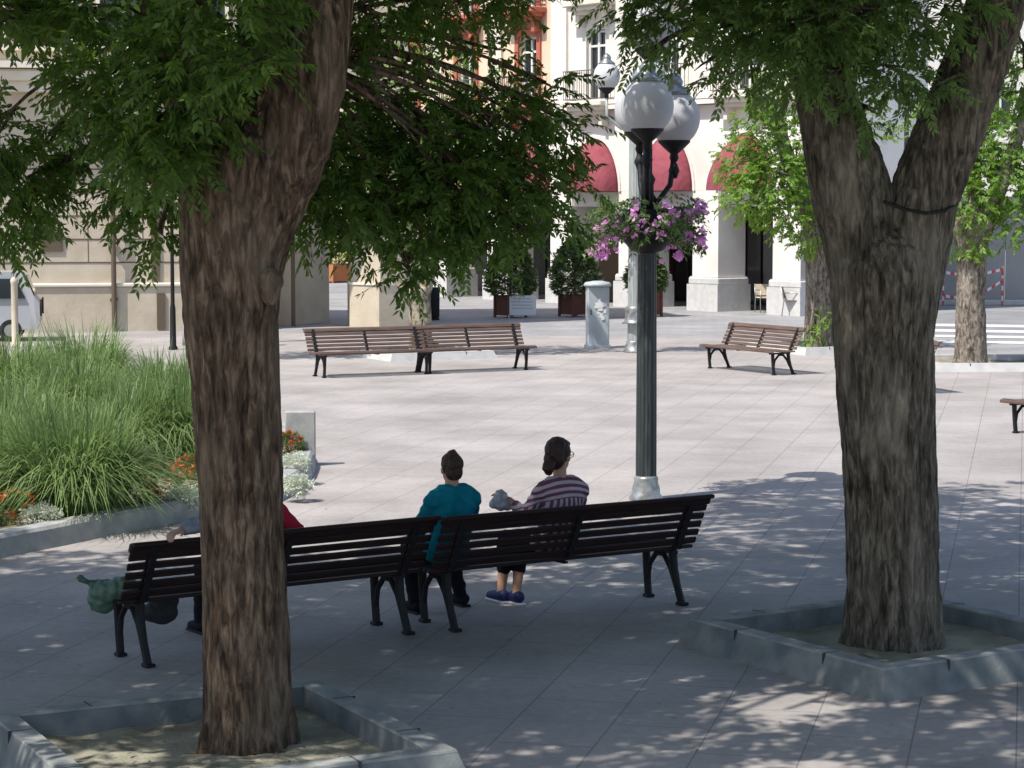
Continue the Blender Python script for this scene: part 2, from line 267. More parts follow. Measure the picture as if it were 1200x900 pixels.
class MB:
    def __init__(s): s.v = []; s.f = []
    def add(s, vs_, fs):
        n = len(s.v); s.v += [tuple(p) for p in vs_]; s.f += [tuple(i + n for i in q) for q in fs]; return s
    def box(s, c, d, rot=None, bev=0.0):
        hx, hy, hz = d[0] / 2, d[1] / 2, d[2] / 2
        if bev > 0:
            b = min(bev, hx * 0.9, hy * 0.9, hz * 0.9); vs_ = []; idx = {}
            for sx in (-1, 1):
                for sy in (-1, 1):
                    for sz in (-1, 1):
                        for a in range(3):
                            p = [sx * hx, sy * hy, sz * hz]
                            for k in range(3):
                                if k != a: p[k] -= (sx, sy, sz)[k] * b
                            idx[(sx, sy, sz, a)] = len(vs_); vs_.append(Vector(p))
            fs = []
            for a in range(3):
                o1, o2 = [(1, 2), (2, 0), (0, 1)][a]
                for sg in (-1, 1):
                    q = []
                    for (p1, p2) in ((-1, -1), (1, -1), (1, 1), (-1, 1)):
                        t = [0, 0, 0]; t[a] = sg; t[o1] = p1; t[o2] = p2; q.append(idx[(*t, a)])
                    fs.append(q if sg > 0 else q[::-1])
                for p1 in (-1, 1):
                    for p2 in (-1, 1):
                        t1 = [0, 0, 0]; t1[o1] = p1; t1[o2] = p2; t2 = list(t1); t1[a] = -1; t2[a] = 1
                        q = [idx[(*t1, o1)], idx[(*t2, o1)], idx[(*t2, o2)], idx[(*t1, o2)]]
                        fs.append(q if p1 * p2 > 0 else q[::-1])
            for sx in (-1, 1):
                for sy in (-1, 1):
                    for sz in (-1, 1):
                        q = [idx[(sx, sy, sz, a)] for a in range(3)]
                        fs.append(q if sx * sy * sz > 0 else q[::-1])
        else:
            vs_ = [Vector((sx * hx, sy * hy, sz * hz)) for sx in (-1, 1) for sy in (-1, 1) for sz in (-1, 1)]
            fs = [(0, 1, 3, 2), (4, 6, 7, 5), (0, 4, 5, 1), (2, 3, 7, 6), (0, 2, 6, 4), (1, 5, 7, 3)]
        if rot is not None: vs_ = [rot @ p for p in vs_]
        c = Vector(c); return s.add([p + c for p in vs_], fs)
    def tube(s, pts, rad, seg=10, cap=True, flat=None):
        pts = [Vector(p) for p in pts]
        if not hasattr(rad, '__len__'): rad = [rad] * len(pts)
        rings = []; up = Vector((0.13, 0.31, 0.94))
        for i, p in enumerate(pts):
            d = (pts[min(i + 1, len(pts) - 1)] - pts[max(i - 1, 0)]).normalized()
            if i == 0:
                a = d.cross(up if abs(d.dot(up)) < 0.95 else Vector((1, 0, 0))).normalized()
            else:
                a = (a - d * a.dot(d)).normalized()
            b = d.cross(a); rings.append([p + (a * math.cos(2 * math.pi * k / seg) + b * math.sin(2 * math.pi * k / seg)) * rad[i] for k in range(seg)])
        vs_ = [q for r_ in rings for q in r_]; fs = []
        for i in range(len(pts) - 1):
            for k in range(seg):
                k2 = (k + 1) % seg; fs.append((i * seg + k, i * seg + k2, (i + 1) * seg + k2, (i + 1) * seg + k))
        if cap:
            fs.append(tuple(range(seg))[::-1]); fs.append(tuple((len(pts) - 1) * seg + k for k in range(seg)))
        return s.add(vs_, fs)
    def lathe(s, prof, c=(0, 0, 0), seg=24, flute=0):
        c = Vector(c); vs_ = []; fs = []
        for (r_, z) in prof:
            for k in range(seg):
                rr = r_ * (1 - (0.055 if (flute and k % 2) else 0))
                a = 2 * math.pi * k / seg; vs_.append(c + Vector((rr * math.cos(a), rr * math.sin(a), z)))
        n = len(prof)
        for i in range(n - 1):
            for k in range(seg):
                k2 = (k + 1) % seg; fs.append((i * seg + k, i * seg + k2, (i + 1) * seg + k2, (i + 1) * seg + k))
        fs.append(tuple(range(seg))[::-1]); fs.append(tuple((n - 1) * seg + k for k in range(seg)))
        return s.add(vs_, fs)
    def ball(s, c, r, seg=16, rings=10, rot=None):
        if not hasattr(r, '__len__'): r = (r, r, r)
        vs_ = []; fs = []
        for i in range(rings + 1):
            t = math.pi * i / rings; t = min(max(t, 0.02), math.pi - 0.02)
            for k in range(seg):
                a = 2 * math.pi * k / seg
                p = Vector((r[0] * math.sin(t) * math.cos(a), r[1] * math.sin(t) * math.sin(a), -r[2] * math.cos(t)))
                if rot is not None: p = rot @ p
                vs_.append(p + Vector(c))
        for i in range(rings):
            for k in range(seg):
                k2 = (k + 1) % seg; fs.append((i * seg + k, i * seg + k2, (i + 1) * seg + k2, (i + 1) * seg + k))
        fs.append(tuple(range(seg))[::-1]); fs.append(tuple(rings * seg + k for k in range(seg)))
        return s.add(vs_, fs)
    def prism(s, poly, z0, z1):
        n = len(poly); vs_ = [(p[0], p[1], z0) for p in poly] + [(p[0], p[1], z1) for p in poly]
        fs = [tuple(range(n))[::-1], tuple(n + i for i in range(n))] + [(i, (i + 1) % n, n + (i + 1) % n, n + i) for i in range(n)]
        return s.add(vs_, fs)
    def mesh(s, name):
        me = bpy.data.meshes.new(name); me.from_pydata(s.v, [], s.f); me.update(); return me
    def build(s, name, m, parent=None, smooth=False):
        me = s.mesh(name); me.materials.append(m)
        if smooth: me.polygons.foreach_set('use_smooth', [True] * len(me.polygons))
        o = bpy.data.objects.new(name, me); col.objects.link(o)
        if parent: o.parent = parent
        return o

def fuse(mb, name, m, parent, voxel, smooth_it=3, disp=None):
    """one continuous skin from overlapping closed shapes"""
    me = mb.mesh('tmp'); o = bpy.data.objects.new('tmp', me); col.objects.link(o)
    md = o.modifiers.new('r', 'REMESH'); md.mode = 'VOXEL'; md.voxel_size = voxel
    sm = o.modifiers.new('s', 'SMOOTH'); sm.factor = 0.5; sm.iterations = smooth_it
    dg = bpy.context.evaluated_depsgraph_get(); dg.update()
    nm = bpy.data.meshes.new_from_object(o.evaluated_get(dg)); nm.name = name
    bpy.data.objects.remove(o); bpy.data.meshes.remove(me)
    if disp:
        n = len(nm.vertices); co = np.empty(n * 3); nm.vertices.foreach_get('co', co); co = co.reshape(-1, 3)
        no = np.empty(n * 3); nm.vertices.foreach_get('normal', no); no = no.reshape(-1, 3)
        d = np.array([disp(Vector(c)) for c in co]); co = co + no * d[:, None]; nm.vertices.foreach_set('co', co.ravel())
    nm.materials.clear(); nm.materials.append(m)
    nm.polygons.foreach_set('use_smooth', [True] * len(nm.polygons)); nm.update()
    r = bpy.data.objects.new(name, nm); col.objects.link(r); r.parent = parent
    return r

def copy_thing(o, label=None):
    c = o.copy(); col.objects.link(c)
    for ch in o.children:
        d = ch.copy(); col.objects.link(d); d.parent = c
        for gc in ch.children:
            e = gc.copy(); col.objects.link(e); e.parent = d
    if label: c['label'] = label
    return c

rng = np.random.default_rng(11)
def quads_object(name, V, m, parent, smooth=False):
    """V: (n,4,3)"""
    n = len(V); me = bpy.data.meshes.new(name); me.vertices.add(n * 4); me.vertices.foreach_set('co', V.reshape(-1).astype(np.float32))
    me.loops.add(n * 4); me.loops.foreach_set('vertex_index', np.arange(n * 4, dtype=np.int32))
    me.polygons.add(n); me.polygons.foreach_set('loop_start', np.arange(n, dtype=np.int32) * 4); me.polygons.foreach_set('loop_total', np.full(n, 4, np.int32))
    me.update(calc_edges=True); me.validate(); me.materials.append(m)
    o = bpy.data.objects.new(name, me); col.objects.link(o); o.parent = parent
    return o
def unit(a): return a / np.maximum(np.linalg.norm(a, axis=-1, keepdims=True), 1e-9)

def sprays(P, D, length, nl, ll, lw, droop=0.5):
    """pinnate leaves: rachis from P along D, pairs of leaflets; returns quads"""
    S = len(P); t = (np.arange(nl) + 0.7) / nl
    L_ = length * rng.uniform(0.7, 1.25, (S, 1, 1))
    pos = P[:, None] + D[:, None] * (t[None, :, None] * L_)
    pos[..., 2] -= droop * (t[None, :] ** 2) * L_[..., 0]
    tang = np.repeat(D[:, None], nl, 1).copy(); tang[..., 2] -= 2 * droop * t[None]; tang = unit(tang)
    up = np.array([0, 0, 1.0]) + rng.normal(0, 0.45, (S, 1, 3))
    side = unit(np.cross(tang, up))
    out = []
    for sg in (-1, 1):
        dr = unit(side * sg * 0.8 + tang * 0.75 + rng.normal(0, 0.22, (S, nl, 3)) + np.array([0, 0, -0.28]))
        wv = unit(np.cross(dr, np.cross(tang, side)) + rng.normal(0, 0.3, (S, nl, 3)))
        l2 = ll * rng.uniform(0.65, 1.25, (S, nl, 1)); w2 = lw * rng.uniform(0.7, 1.2, (S, nl, 1))
        b = pos; mid = pos + dr * l2 * 0.42; tip = pos + dr * l2 + np.array([0, 0, -0.08]) * l2
        out.append(np.stack([b, mid + wv * w2 * 0.5, tip, mid - wv * w2 * 0.5], 2).reshape(-1, 4, 3))
    return np.concatenate(out)

def clump_points(c, r, n, hollow=0.35):
    d = unit(rng.normal(0, 1, (n, 3))); rr = (hollow + (1 - hollow) * rng.random((n, 1)) ** 0.6)
    return np.array(c) + d * rr * np.array(r), d

def tree_foliage(clumps, length, nl, ll, lw, droop):
    out = []
    for (c, r, n) in clumps:
        P, d = clump_points(c, r, n)
        D = unit(d * np.array([1, 1, 0.5]) + rng.normal(0, 0.4, d.shape) + np.array([0, 0, -0.12]))
        out.append(sprays(P, D, length, nl, ll, lw, droop))
    return np.concatenate(out)

# ---------------------------------------------------------------- the setting
def sheet(name, poly, z, m, kind='structure'):
    me = bpy.data.meshes.new(name); me.from_pydata([(p[0], p[1], z) for p in poly], [], [tuple(range(len(poly)))]); me.update(); me.materials.append(m)
    o = bpy.data.objects.new(name, me); col.objects.link(o); tag(o, kind=kind); return o
sheet('ground', [(-400, -60), (400, -60), (400, 700), (-400, 700)], 0, M['street'])
# plaza in front of a slightly darker street
pz = [(-60, -40), (60, -40), (60, 46.0), (10.5, 46.0), (9.0, 51.2), (-3.0, 54.4), (-60, 56.0)]
sheet('plaza', pz, 0.004, M['paving'])
sheet('road', [(8.2, 53.5), (60, 46.5), (60, 62), (13.5, 66.5), (9.5, 59.5)], 0.006, M['asphalt'])
cw = []
for i in range(6):
    a = g(1096 + 0 * i, 402 - 6.5 * i); b = g(1300, 405 - 6.5 * i); cq = g(1300, 402.2 - 6.5 * i); d = g(1096, 399.2 - 6.5 * i)
    if i < 4: cw.append((a, b, cq, d))
me = bpy.data.meshes.new('crossing_marking'); vv = []; ff = []
for q in cw:
    n = len(vv); vv += [(p.x, p.y, 0.010) for p in q]; ff.append((n, n + 1, n + 2, n + 3))
me.from_pydata(vv, [], ff); me.materials.append(M['paint']); o = bpy.data.objects.new('crossing_marking', me); col.objects.link(o); tag(o, kind='structure')
# gutter slab line by the far lamp
a, b = g(560, 414), g(860, 411); dn = (b - a).normalized(); pn = Vector((-dn.y, dn.x, 0)) * 0.09
sheet('gutter', [a - pn, b - pn, b + pn, a + pn], 0.010, M['kerb'])

# ---------------------------------------------------------------- arcaded street front
A = g(645, 354.5); B = g(930, 370); dd = (B - A).normalized(); ANG = math.atan2(dd.y, dd.x)
P_ = 3.48; PW = 1.14
HX, HZ0, HZ1 = (P_ - PW) / 2, 3.60, 5.25
def arch_front(mb, u0, z_top, thick, n=18, v=0.0):
    """wall above an elliptical arch between two piers; u0 is the left edge of the opening, wall front at y = v"""
    uc = u0 + HX; W = HX + 0.0
    pts = [(uc - HX * math.cos(math.pi * i / n), HZ0 + (HZ1 - HZ0) * math.sin(math.pi * i / n)) for i in range(n + 1)]
    for i in range(n):
        (a0, b0), (a1, b1) = pts[i], pts[i + 1]
        mb.add([(a0, v, b0), (a1, v, b1), (a1, v, z_top), (a0, v, z_top)], [(0, 1, 2, 3)])
        mb.add([(a0, v, b0), (a1, v, b1), (a1, v + thick, b1), (a0, v + thick, b0)], [(0, 3, 2, 1)])
def french_window(root, uc, z0, z1, w, framem, wallv=0.0, surround=None, shutters=False):
    fr = MB()
    for s in (-1, 0, 1): fr.box((uc + s * (w / 2 - 0.03), wallv + 0.16, (z0 + z1) / 2), (0.09, 0.07, z1 - z0))
    for z in (z0 + 0.05, z0 + (z1 - z0) * 0.33, z0 + (z1 - z0) * 0.78, z1 - 0.05): fr.box((uc, wallv + 0.165, z), (w - 0.14, 0.05, 0.07))
    win = fr.build('window', framem, root)
    MB().box((uc, wallv + 0.21, (z0 + z1) / 2), (w, 0.02, z1 - z0)).build('pane', M['darkglass'], win)
    if surround:
        s_ = MB()
        for s in (-1, 1): s_.box((uc + s * (w / 2 + 0.11), wallv - 0.03, (z0 + z1) / 2 + 0.1), (0.2, 0.09, z1 - z0 + 0.2))
        s_.box((uc, wallv - 0.04, z1 + 0.14), (w + 0.02, 0.11, 0.26)); s_.box((uc, wallv - 0.06, z1 + 0.32), (w + 0.6, 0.24, 0.1))
        s_.build('surround', surround, win)
def balcony(root, uc, z, w, depth, slabm, wallv=0.0):
    mb = MB(); mb.box((uc, wallv - depth / 2, z - 0.09), (w, depth, 0.18), bev=0.03); mb.box((uc, wallv - depth * 0.42, z - 0.24), (w * 0.86, depth * 0.8, 0.12)); mb.box((uc, wallv - depth * 0.3, z - 0.36), (w * 0.7, depth * 0.58, 0.12))
    for s in (-1, 1): mb.box((uc + s * w * 0.3, wallv - depth * 0.25, z - 0.6), (0.16, depth * 0.45, 0.36))
    b = mb.build('balcony', slabm, root)
    rl = MB(); n = int(w / 0.12)
    for zz in (z + 0.06, z + 0.95):
        rl.box((uc, wallv - depth + 0.05, zz), (w - 0.04, 0.035, 0.03))
        for s in (-1, 1): rl.box((uc + s * (w / 2 - 0.04), wallv - depth / 2, zz), (0.03, depth - 0.08, 0.03))
    for i in range(n + 1): rl.box((uc - w / 2 + 0.05 + (w - 0.1) * i / n, wallv - depth + 0.05, z + 0.5), (0.016, 0.016, 0.88))
    for s in (-1, 1):
        for i in range(1, 4): rl.box((uc + s * (w / 2 - 0.04), wallv - depth * i / 4, z + 0.5), (0.016, 0.016, 0.88))
    rl.build('railing', M['metalrail'], b)

def wall_with_holes(mb, u0, u1, z0, z1, holes, v=0.0, depth=0.22):
    """front sheet with rectangular openings (a,b,c,d)=(ua,ub,za,zb) and their reveals"""
    us = sorted({u0, u1, *[h[0] for h in holes], *[h[1] for h in holes]}); zs = sorted({z0, z1, *[h[2] for h in holes], *[h[3] for h in holes]})
    for i in range(len(us) - 1):
        for j in range(len(zs) - 1):
            uc, zc = (us[i] + us[i + 1]) / 2, (zs[j] + zs[j + 1]) / 2
            if any(h[0] < uc < h[1] and h[2] < zc < h[3] for h in holes): continue
            mb.add([(us[i], v, zs[j]), (us[i + 1], v, zs[j]), (us[i + 1], v, zs[j + 1]), (us[i], v, zs[j + 1])], [(0, 1, 2, 3)])
    for (a_, b_, c_, d_) in holes:
        mb.add([(a_, v, c_), (a_, v + depth, c_), (a_, v + depth, d_), (a_, v, d_)], [(0, 1, 2, 3)])
        mb.add([(b_, v, c_), (b_, v + depth, c_), (b_, v + depth, d_), (b_, v, d_)], [(3, 2, 1, 0)])
        mb.add([(a_, v, d_), (a_, v + depth, d_), (b_, v + depth, d_), (b_, v, d_)], [(0, 1, 2, 3)])
        mb.add([(a_, v, c_), (a_, v + depth, c_), (b_, v + depth, c_), (b_, v, c_)], [(3, 2, 1, 0)])

def arcade(name, k0, k1, label, cat, upm, z_top, trimm, framem, surround, last_pillar, mess):
    root = empty(name, A, ANG, label, cat)
    u0, u1 = k0 * P_, k1 * P_ + (PW if last_pillar else 0)
    Z2 = 6.15; DEP = 4.2
    # piers with plinth and cap
    for k in range(k0, k1 + (1 if last_pillar else 0)):
        u = k * P_ + PW / 2
        p = MB(); p.box((u, 0.55, 2.32), (PW, 1.1, 2.58)); p.build('pillar', M['white'], root)
        q = MB(); q.box((u, 0.55, 0.40), (PW + 0.24, 1.34, 0.80)); q.box((u, 0.55, 0.90), (PW + 0.18, 1.28, 0.20), bev=0.03); q.box((u, 0.55, 1.015), (PW + 0.10, 1.2, 0.026))
        q.build('plinth', M['plinth'], root)
    # spandrel wall over the arches
    w = MB()
    for k in range(k0, k1 + (1 if last_pillar else 0)):
        w.add([(k * P_, 0, 3.6), (k * P_ + PW, 0, 3.6), (k * P_ + PW, 0, Z2), (k * P_, 0, Z2)], [(0, 1, 2, 3)])
    for k in range(k0, k1): arch_front(w, k * P_ + PW, Z2, 0.5)
    w.build('arch_wall', M['white'], root)
    for k in range(k0, k1):
        uc = k * P_ + PW + HX
        l = MB(); l.box((uc, 0.30, 3.36), (2 * HX - 0.004, 0.5, 0.46)); l.build('lintel', M['white'], root)
        am = MB(); nn = 20
        for (ra, rb, vv_) in ((1.02, 1.10, -0.05),):
            for i in range(nn):
                t0, t1 = math.pi * i / nn, math.pi * (i + 1) / nn
                q = [(uc - HX * r_ * math.cos(t), vv_, HZ0 + (HZ1 - HZ0) * r_ * math.sin(t)) for (r_, t) in ((ra, t0), (ra, t1), (rb, t1), (rb, t0))]
                q2 = [(a_, 0.0, c_) for (a_, b_, c_) in q]
                am.add(q + q2, [(0, 1, 2, 3), (0, 4, 5, 1), (3, 2, 6, 7)])
        am.build('arch_moulding', M['white'], root)
        ty = MB(); ty.box((uc, 0.40, 4.4), (2 * HX - 0.01, 0.06, 1.6)); ty.build('tympanum', M['dark'], root)
        aw = MB(); na, nb = 20, 9; vs_ = []; fs = []
        for j in range(nb + 1):
            t = (math.pi / 2) * j / nb
            for i in range(na + 1):
                a_ = math.pi * i / na
                vs_.append((uc - (HX - 0.03) * math.cos(a_), 0.04 - 0.95 * math.sin(a_) ** 0.42 * math.sin(t), HZ0 + (HZ1 - HZ0 - 0.06) * math.sin(a_) * math.cos(t) ** 0.9 + 0.005))
        for j in range(nb):
            for i in range(na): q0 = j * (na + 1) + i; fs.append((q0, q0 + 1, q0 + na + 2, q0 + na + 1))
        aw.add(vs_, fs); aw.build('awning', M['awning'], root, smooth=False)
    # inside of the arcade
    inn = MB(); inn.box(((u0 + u1) / 2, DEP + 0.1, 3.0), (u1 - u0, 0.2, 6.0)); inn.build('back_wall', M['dark'], root)
    cl = MB(); cl.box(((u0 + u1) / 2, DEP / 2 + 0.3, 3.72), (u1 - u0, DEP - 0.75, 0.16)); cl.build('arcade_ceiling', M['cream'], root)
    for k in range(k0, k1):
        uc = k * P_ + PW + HX
        d = MB(); d.box((uc + 0.2, DEP - 0.03, 1.3), (2.2, 0.06, 2.6)); dw = d.build('shop_window', M['darkglass'], root)
        fm = MB()
        for s in (-1.12, -0.4, 0.4, 1.12): fm.box((uc + 0.2 + s, DEP - 0.08, 1.32), (0.07, 0.05, 2.64))
        fm.box((uc + 0.2, DEP - 0.09, 2.66), (2.34, 0.05, 0.08)); fm.build('frame', M['dark'], dw)
    # string course with shadow line
    c = MB(); c.box(((u0 + u1) / 2, -0.10, Z2 + 0.10), (u1 - u0, 0.40, 0.16)); c.box(((u0 + u1) / 2, -0.06, Z2 + 0.24), (u1 - u0, 0.52, 0.12)); c.build('cornice', trimm, root)
    # upper storeys
    holes = []
    for k in range(k0, k1):
        uc = k * P_ + PW + HX
        for fl in range(2 if z_top > 10 else 1):
            zb = 6.45 + 3.15 * fl; holes.append((uc - 0.48, uc + 0.48, zb, zb + 2.25))
    up = MB(); wall_with_holes(up, u0, u1, Z2 + 0.3, z_top, holes)
    BD = 5.2
    up.add([(u0, 0, Z2 + .3), (u0, BD, Z2 + .3), (u0, BD, z_top), (u0, 0, z_top)], [(3, 2, 1, 0)]); up.add([(u1, 0, 0.0), (u1, BD, 0.0), (u1, BD, z_top), (u1, 0, z_top)], [(0, 1, 2, 3)])
    up.add([(u0, BD, 0), (u1, BD, 0), (u1, BD, z_top), (u0, BD, z_top)], [(3, 2, 1, 0)]); up.add([(u0, 0, z_top), (u1, 0, z_top), (u1, BD, z_top), (u0, BD, z_top)], [(0, 1, 2, 3)])
    up.build('upper_wall', upm, root)
    for h in holes:
        uc = (h[0] + h[1]) / 2
        french_window(root, uc, h[2], h[3], 0.96, framem, 0, surround)
        balcony(root, uc, h[2] - 0.0 if h[2] > 7 else h[2], 1.95, 0.62, mess)
    pil = MB()
    for k in range(k0, k1 + (1 if last_pillar else 0)):
        pil.box((k * P_ + PW / 2, -0.05, (Z2 + 0.3 + z_top) / 2), (0.7, 0.1, z_top - Z2 - 0.3))
    pil.build('pilasters', trimm, root)
    e = MB(); e.box(((u0 + u1) / 2, -0.2, z_top + 0.2), (u1 - u0 + 0.3, 0.9, 0.4)); e.build('eaves', trimm, root)
    return root
arcade('arcaded_building', 0, 3, 'white arcaded building with wine red arch awnings and iron balconies', 'building', M['white'], 13.2, M['white'], M['winwhite'], None, True, M['stonewhite'])
arcade('salmon_building', -3, 0, 'salmon and cream building with red window trim over white arches, behind the tree branch', 'building', M['salmon'], 12.6, M['stonewhite'], M['winwhite'], M['redtrim'], False, M['redtrim'])

# beyond the street on the right and through the passage on the left
def plain_building(name, c, d, rz, m, label, floors, nwin):
    root = empty(name, (c[0], c[1], 0), rz, label, 'building')
    w = MB(); hs = []
    for fl in range(floors):
        for i in range(nwin):
            u = -d[0] / 2 + d[0] * (i + 0.5) / nwin; z = 1.2 + fl * 3.2 + (2.2 if fl else 0); hs.append((u - 0.55, u + 0.55, z, z + 1.9))
    wall_with_holes(w, -d[0] / 2, d[0] / 2, 0, d[2], hs)
    w.add([(-d[0] / 2, 0, 0), (-d[0] / 2, d[1], 0), (-d[0] / 2, d[1], d[2]), (-d[0] / 2, 0, d[2])], [(3, 2, 1, 0)])
    w.add([(d[0] / 2, 0, 0), (d[0] / 2, d[1], 0), (d[0] / 2, d[1], d[2]), (d[0] / 2, 0, d[2])], [(0, 1, 2, 3)])
    w.add([(-d[0] / 2, d[1], 0), (d[0] / 2, d[1], 0), (d[0] / 2, d[1], d[2]), (-d[0] / 2, d[1], d[2])], [(3, 2, 1, 0)])
    w.add([(-d[0] / 2, 0, d[2]), (d[0] / 2, 0, d[2]), (d[0] / 2, d[1], d[2]), (-d[0] / 2, d[1], d[2])], [(0, 1, 2, 3)])
    w.build('wall', m, root)
    for h in hs:
        f_ = MB()
        for s in (-0.5, 0, 0.5): f_.box(((h[0] + h[1]) / 2 + s, 0.16, (h[2] + h[3]) / 2), (0.08, 0.06, 1.9))
        wn = f_.build('window', M['winwhite'], root); MB().box(((h[0] + h[1]) / 2, 0.2, (h[2] + h[3]) / 2), (1.1, 0.02, 1.9)).build('pane', M['darkglass'], wn)
    MB().box((0, -0.1, d[2] + 0.2), (d[0] + 0.4, 0.7, 0.4)).build('cornice', m, root)
    return root
plain_building('pale_building', (24, 100), (34, 10, 17), R(3), M['white'], 'pale building far behind the grey hoarding at the right edge', 5, 8)
plain_building('cream_building', (-12, 112), (26, 10, 16), R(0), M['cream'], 'cream building seen through the stone passage, farthest at the left', 4, 6)

# ---------------------------------------------------------------- beige stone building on the left
w0 = g(40, 389); w1 = g(326, 386)
wd = (w1 - w0).normalized(); wa = math.atan2(wd.y, wd.x); WL = (w1 - w0).length
st = empty('stone_building', w0, wa, 'beige ashlar stone building with plinth, cornice and drainpipe behind the flower bed', 'building')
def sx_(px):       # local x of a picture column along the wall base
    lo, hi = -20.0, 40.0
    for _ in range(50):
        mid = (lo + hi) / 2; p = w0 + wd * mid
        if 600 + F * p.x / (p.y * math.cos(TH) + H * math.sin(TH)) < px: lo = mid
        else: hi = mid
    return lo
U0 = -8.0; U1 = sx_(300)
mb = MB()
mb.box(((U0 + U1) / 2, 3.0, 7.5), (U1 - U0, 6.0, 15)); mb.build('wall', M['stone'], st)
mb = MB(); mb.box(((U0 + U1) / 2, -0.06, 0.55), (U1 - U0, 0.12, 1.1)); mb.build('plinth', M['stone'], st)
mb = MB(); mb.box(((U0 + U1) / 2, -0.09, 1.16), (U1 - U0, 0.18, 0.1), bev=0.03); mb.build('plinth_band', M['stonewhite'], st)
mb = MB()
for z in (1.72, 2.30, 2.88, 3.46, 4.04, 4.62, 5.2):
    mb.box(((U0 + U1) / 2, -0.005, z), (U1 - U0 - 0.1, 0.014, 0.03))
    row = int(z * 10) % 3
    for i in range(-8, 12):
        u = i * 1.35 + (0.6 if row == 1 else 0.0)
        if U0 + .3 < u < U1 - .3: mb.box((u, -0.004, z + 0.29), (0.016, 0.010, 0.55))
mb.build('stone_joints', M['stonedark'], st)
mb = MB(); mb.box(((U0 + U1) / 2, -0.2, 6.05), (U1 - U0 + .3, 0.4, 0.25)); mb.box(((U0 + U1) / 2, -0.32, 6.32), (U1 - U0 + .5, 0.66, 0.28), bev=0.06); mb.box(((U0 + U1) / 2, -0.42, 6.56), (U1 - U0 + .6, 0.84, 0.16)); mb.build('cornice', M['stonewhite'], st)
mb = MB(); mb.box((sx_(62), -0.02, 2.5 - 0.25), (0.55, 0.05, 0.5)); mb.build('plaque', M['stonedark'], st)
up_ = sx_(134)
mb = MB(); mb.tube([(up_, -0.22, 0.0), (up_, -0.22, 6.0)], 0.065, 10)
for z in (0.8, 2.2, 3.6, 5.0): mb.box((up_, -0.13, z), (0.2, 0.2, 0.05))
mb.build('drainpipe', M['stonedark'], st, smooth=False)
up2 = sx_(183)
mb = MB(); mb.box((up2, -0.03, 3.2), (0.2, 0.06, 3.9)); mb.box((up2 + 0.12, -0.1, 0.5), (0.2, 0.14, 0.9)); mb.build('recess_panel', M['stonedark'], st)
for uc in (sx_(-20), sx_(60), sx_(150), sx_(240)):
    mb = MB(); mb.box((uc, -0.02, 8.2), (1.2, 0.06, 2.2)); wn = mb.build('window', M['darkglass'], st)
    f_ = MB()
    for s in (-0.63, 0, 0.63): f_.box((uc + s, -0.08, 8.2), (0.09, 0.08, 2.3))
    f_.box((uc, -0.09, 9.4), (1.5, 0.14, 0.14)); f_.box((uc, -0.1, 7.0), (1.6, 0.2, 0.12)); f_.build('frame', M['stonewhite'], wn)
# passage: near-end reveal of the block, then free pier carrying the wall above
pb = w0 + wd * U1
pc = g(410, 383)
pe = MB()
loc = lambda p: (Matrix.Rotation(-wa, 4, 'Z') @ (p - w0))
j0 = loc(g(322, 383)); j1 = loc(g(386, 377))
# deep jamb block in shade
pe.prism([(U1 - 0.01, 0.3), (j0.x, j0.y + 0.1), (j1.x, j1.y), (j1.x - 0.6, j1.y + 3.2), (U1 - 0.01, 4)], 0.0, 6.0); pe.build('jamb', M['stone'], st)
pe = MB(); pe.box((j0.x + 0.5, j0.y + 0.15, 3.0), (0.10, 0.10, 6.0)); pe.build('jamb_pilaster', M['stonedark'], st)
q0 = loc(g(410, 383)); q1 = loc(g(440, 384)); q2 = loc(g(477, 383))
pe = MB()
pe.prism([(q0.x, q0.y), (q1.x, q1.y - 0.15), (q1.x + 0.05, q1.y - 0.35), (q2.x, q2.y - 0.35), (q2.x + 0.05, q2.y + 1.2), (q0.x + 0.1, q0.y + 1.3)], 0.0, 1.1)
pe.prism([(q0.x + 0.05, q0.y + 0.05), (q1.x, q1.y - 0.05), (q1.x + 0.1, q1.y - 0.22), (q2.x - 0.06, q2.y - 0.22), (q2.x, q2.y + 1.1), (q0.x + 0.15, q0.y + 1.2)], 1.16, 6.0)
pe.build('pier', M['stone'], st)
pe = MB(); pe.prism([(q0.x - 0.02, q0.y - 0.02), (q1.x - .02, q1.y - 0.18), (q1.x + 0.03, q1.y - 0.38), (q2.x + .03, q2.y - 0.38), (q2.x + 0.08, q2.y + 1.22), (q0.x + 0.08, q0.y + 1.32)], 1.10, 1.16); pe.build('pier_band', M['stonewhite'], st)
pe = MB(); pe.prism([(U1 + 0.004, 0.0), (q2.x, q2.y - 0.3), (q2.x, q2.y + 5), (U1 + 0.004, 6)], 6.004, 15); pe.build('wall', M['stone'], st)

# ---------------------------------------------------------------- near and far trees
def bark_disp(amp, seed, zs=1.3, fr=8.0):
    def f(p):
        q = Vector((p.x * fr + seed, p.y * fr, p.z * zs)); a = noise.noise(q) ; r1 = 1 - abs(noise.noise(Vector((p.x * fr * 2.3, p.y * fr * 2.3 + seed, p.z * zs * 1.6)))) * 2.2
        b = noise.noise(Vector((p.x * 2.5, p.y * 2.5 + seed, p.z * 1.2)))
        c = noise.noise(Vector((p.x * 30, p.y * 30 + seed, p.z * 7)))
        return amp * (0.9 * a + 0.75 * r1 + 1.3 * b + 0.5 * c)
    return f

def px_path(pts, Y0):
    """pts: (left px, right px, py, dY) -> list of centres and radii in the world"""
    c = []; r = []
    for (xl, xr, py, dY) in pts:
        Y = Y0 + dY; p = at((xl + xr) / 2, py, Y); c.append(p); r.append((xr - xl) / 2 / F * Y)
    return c, r

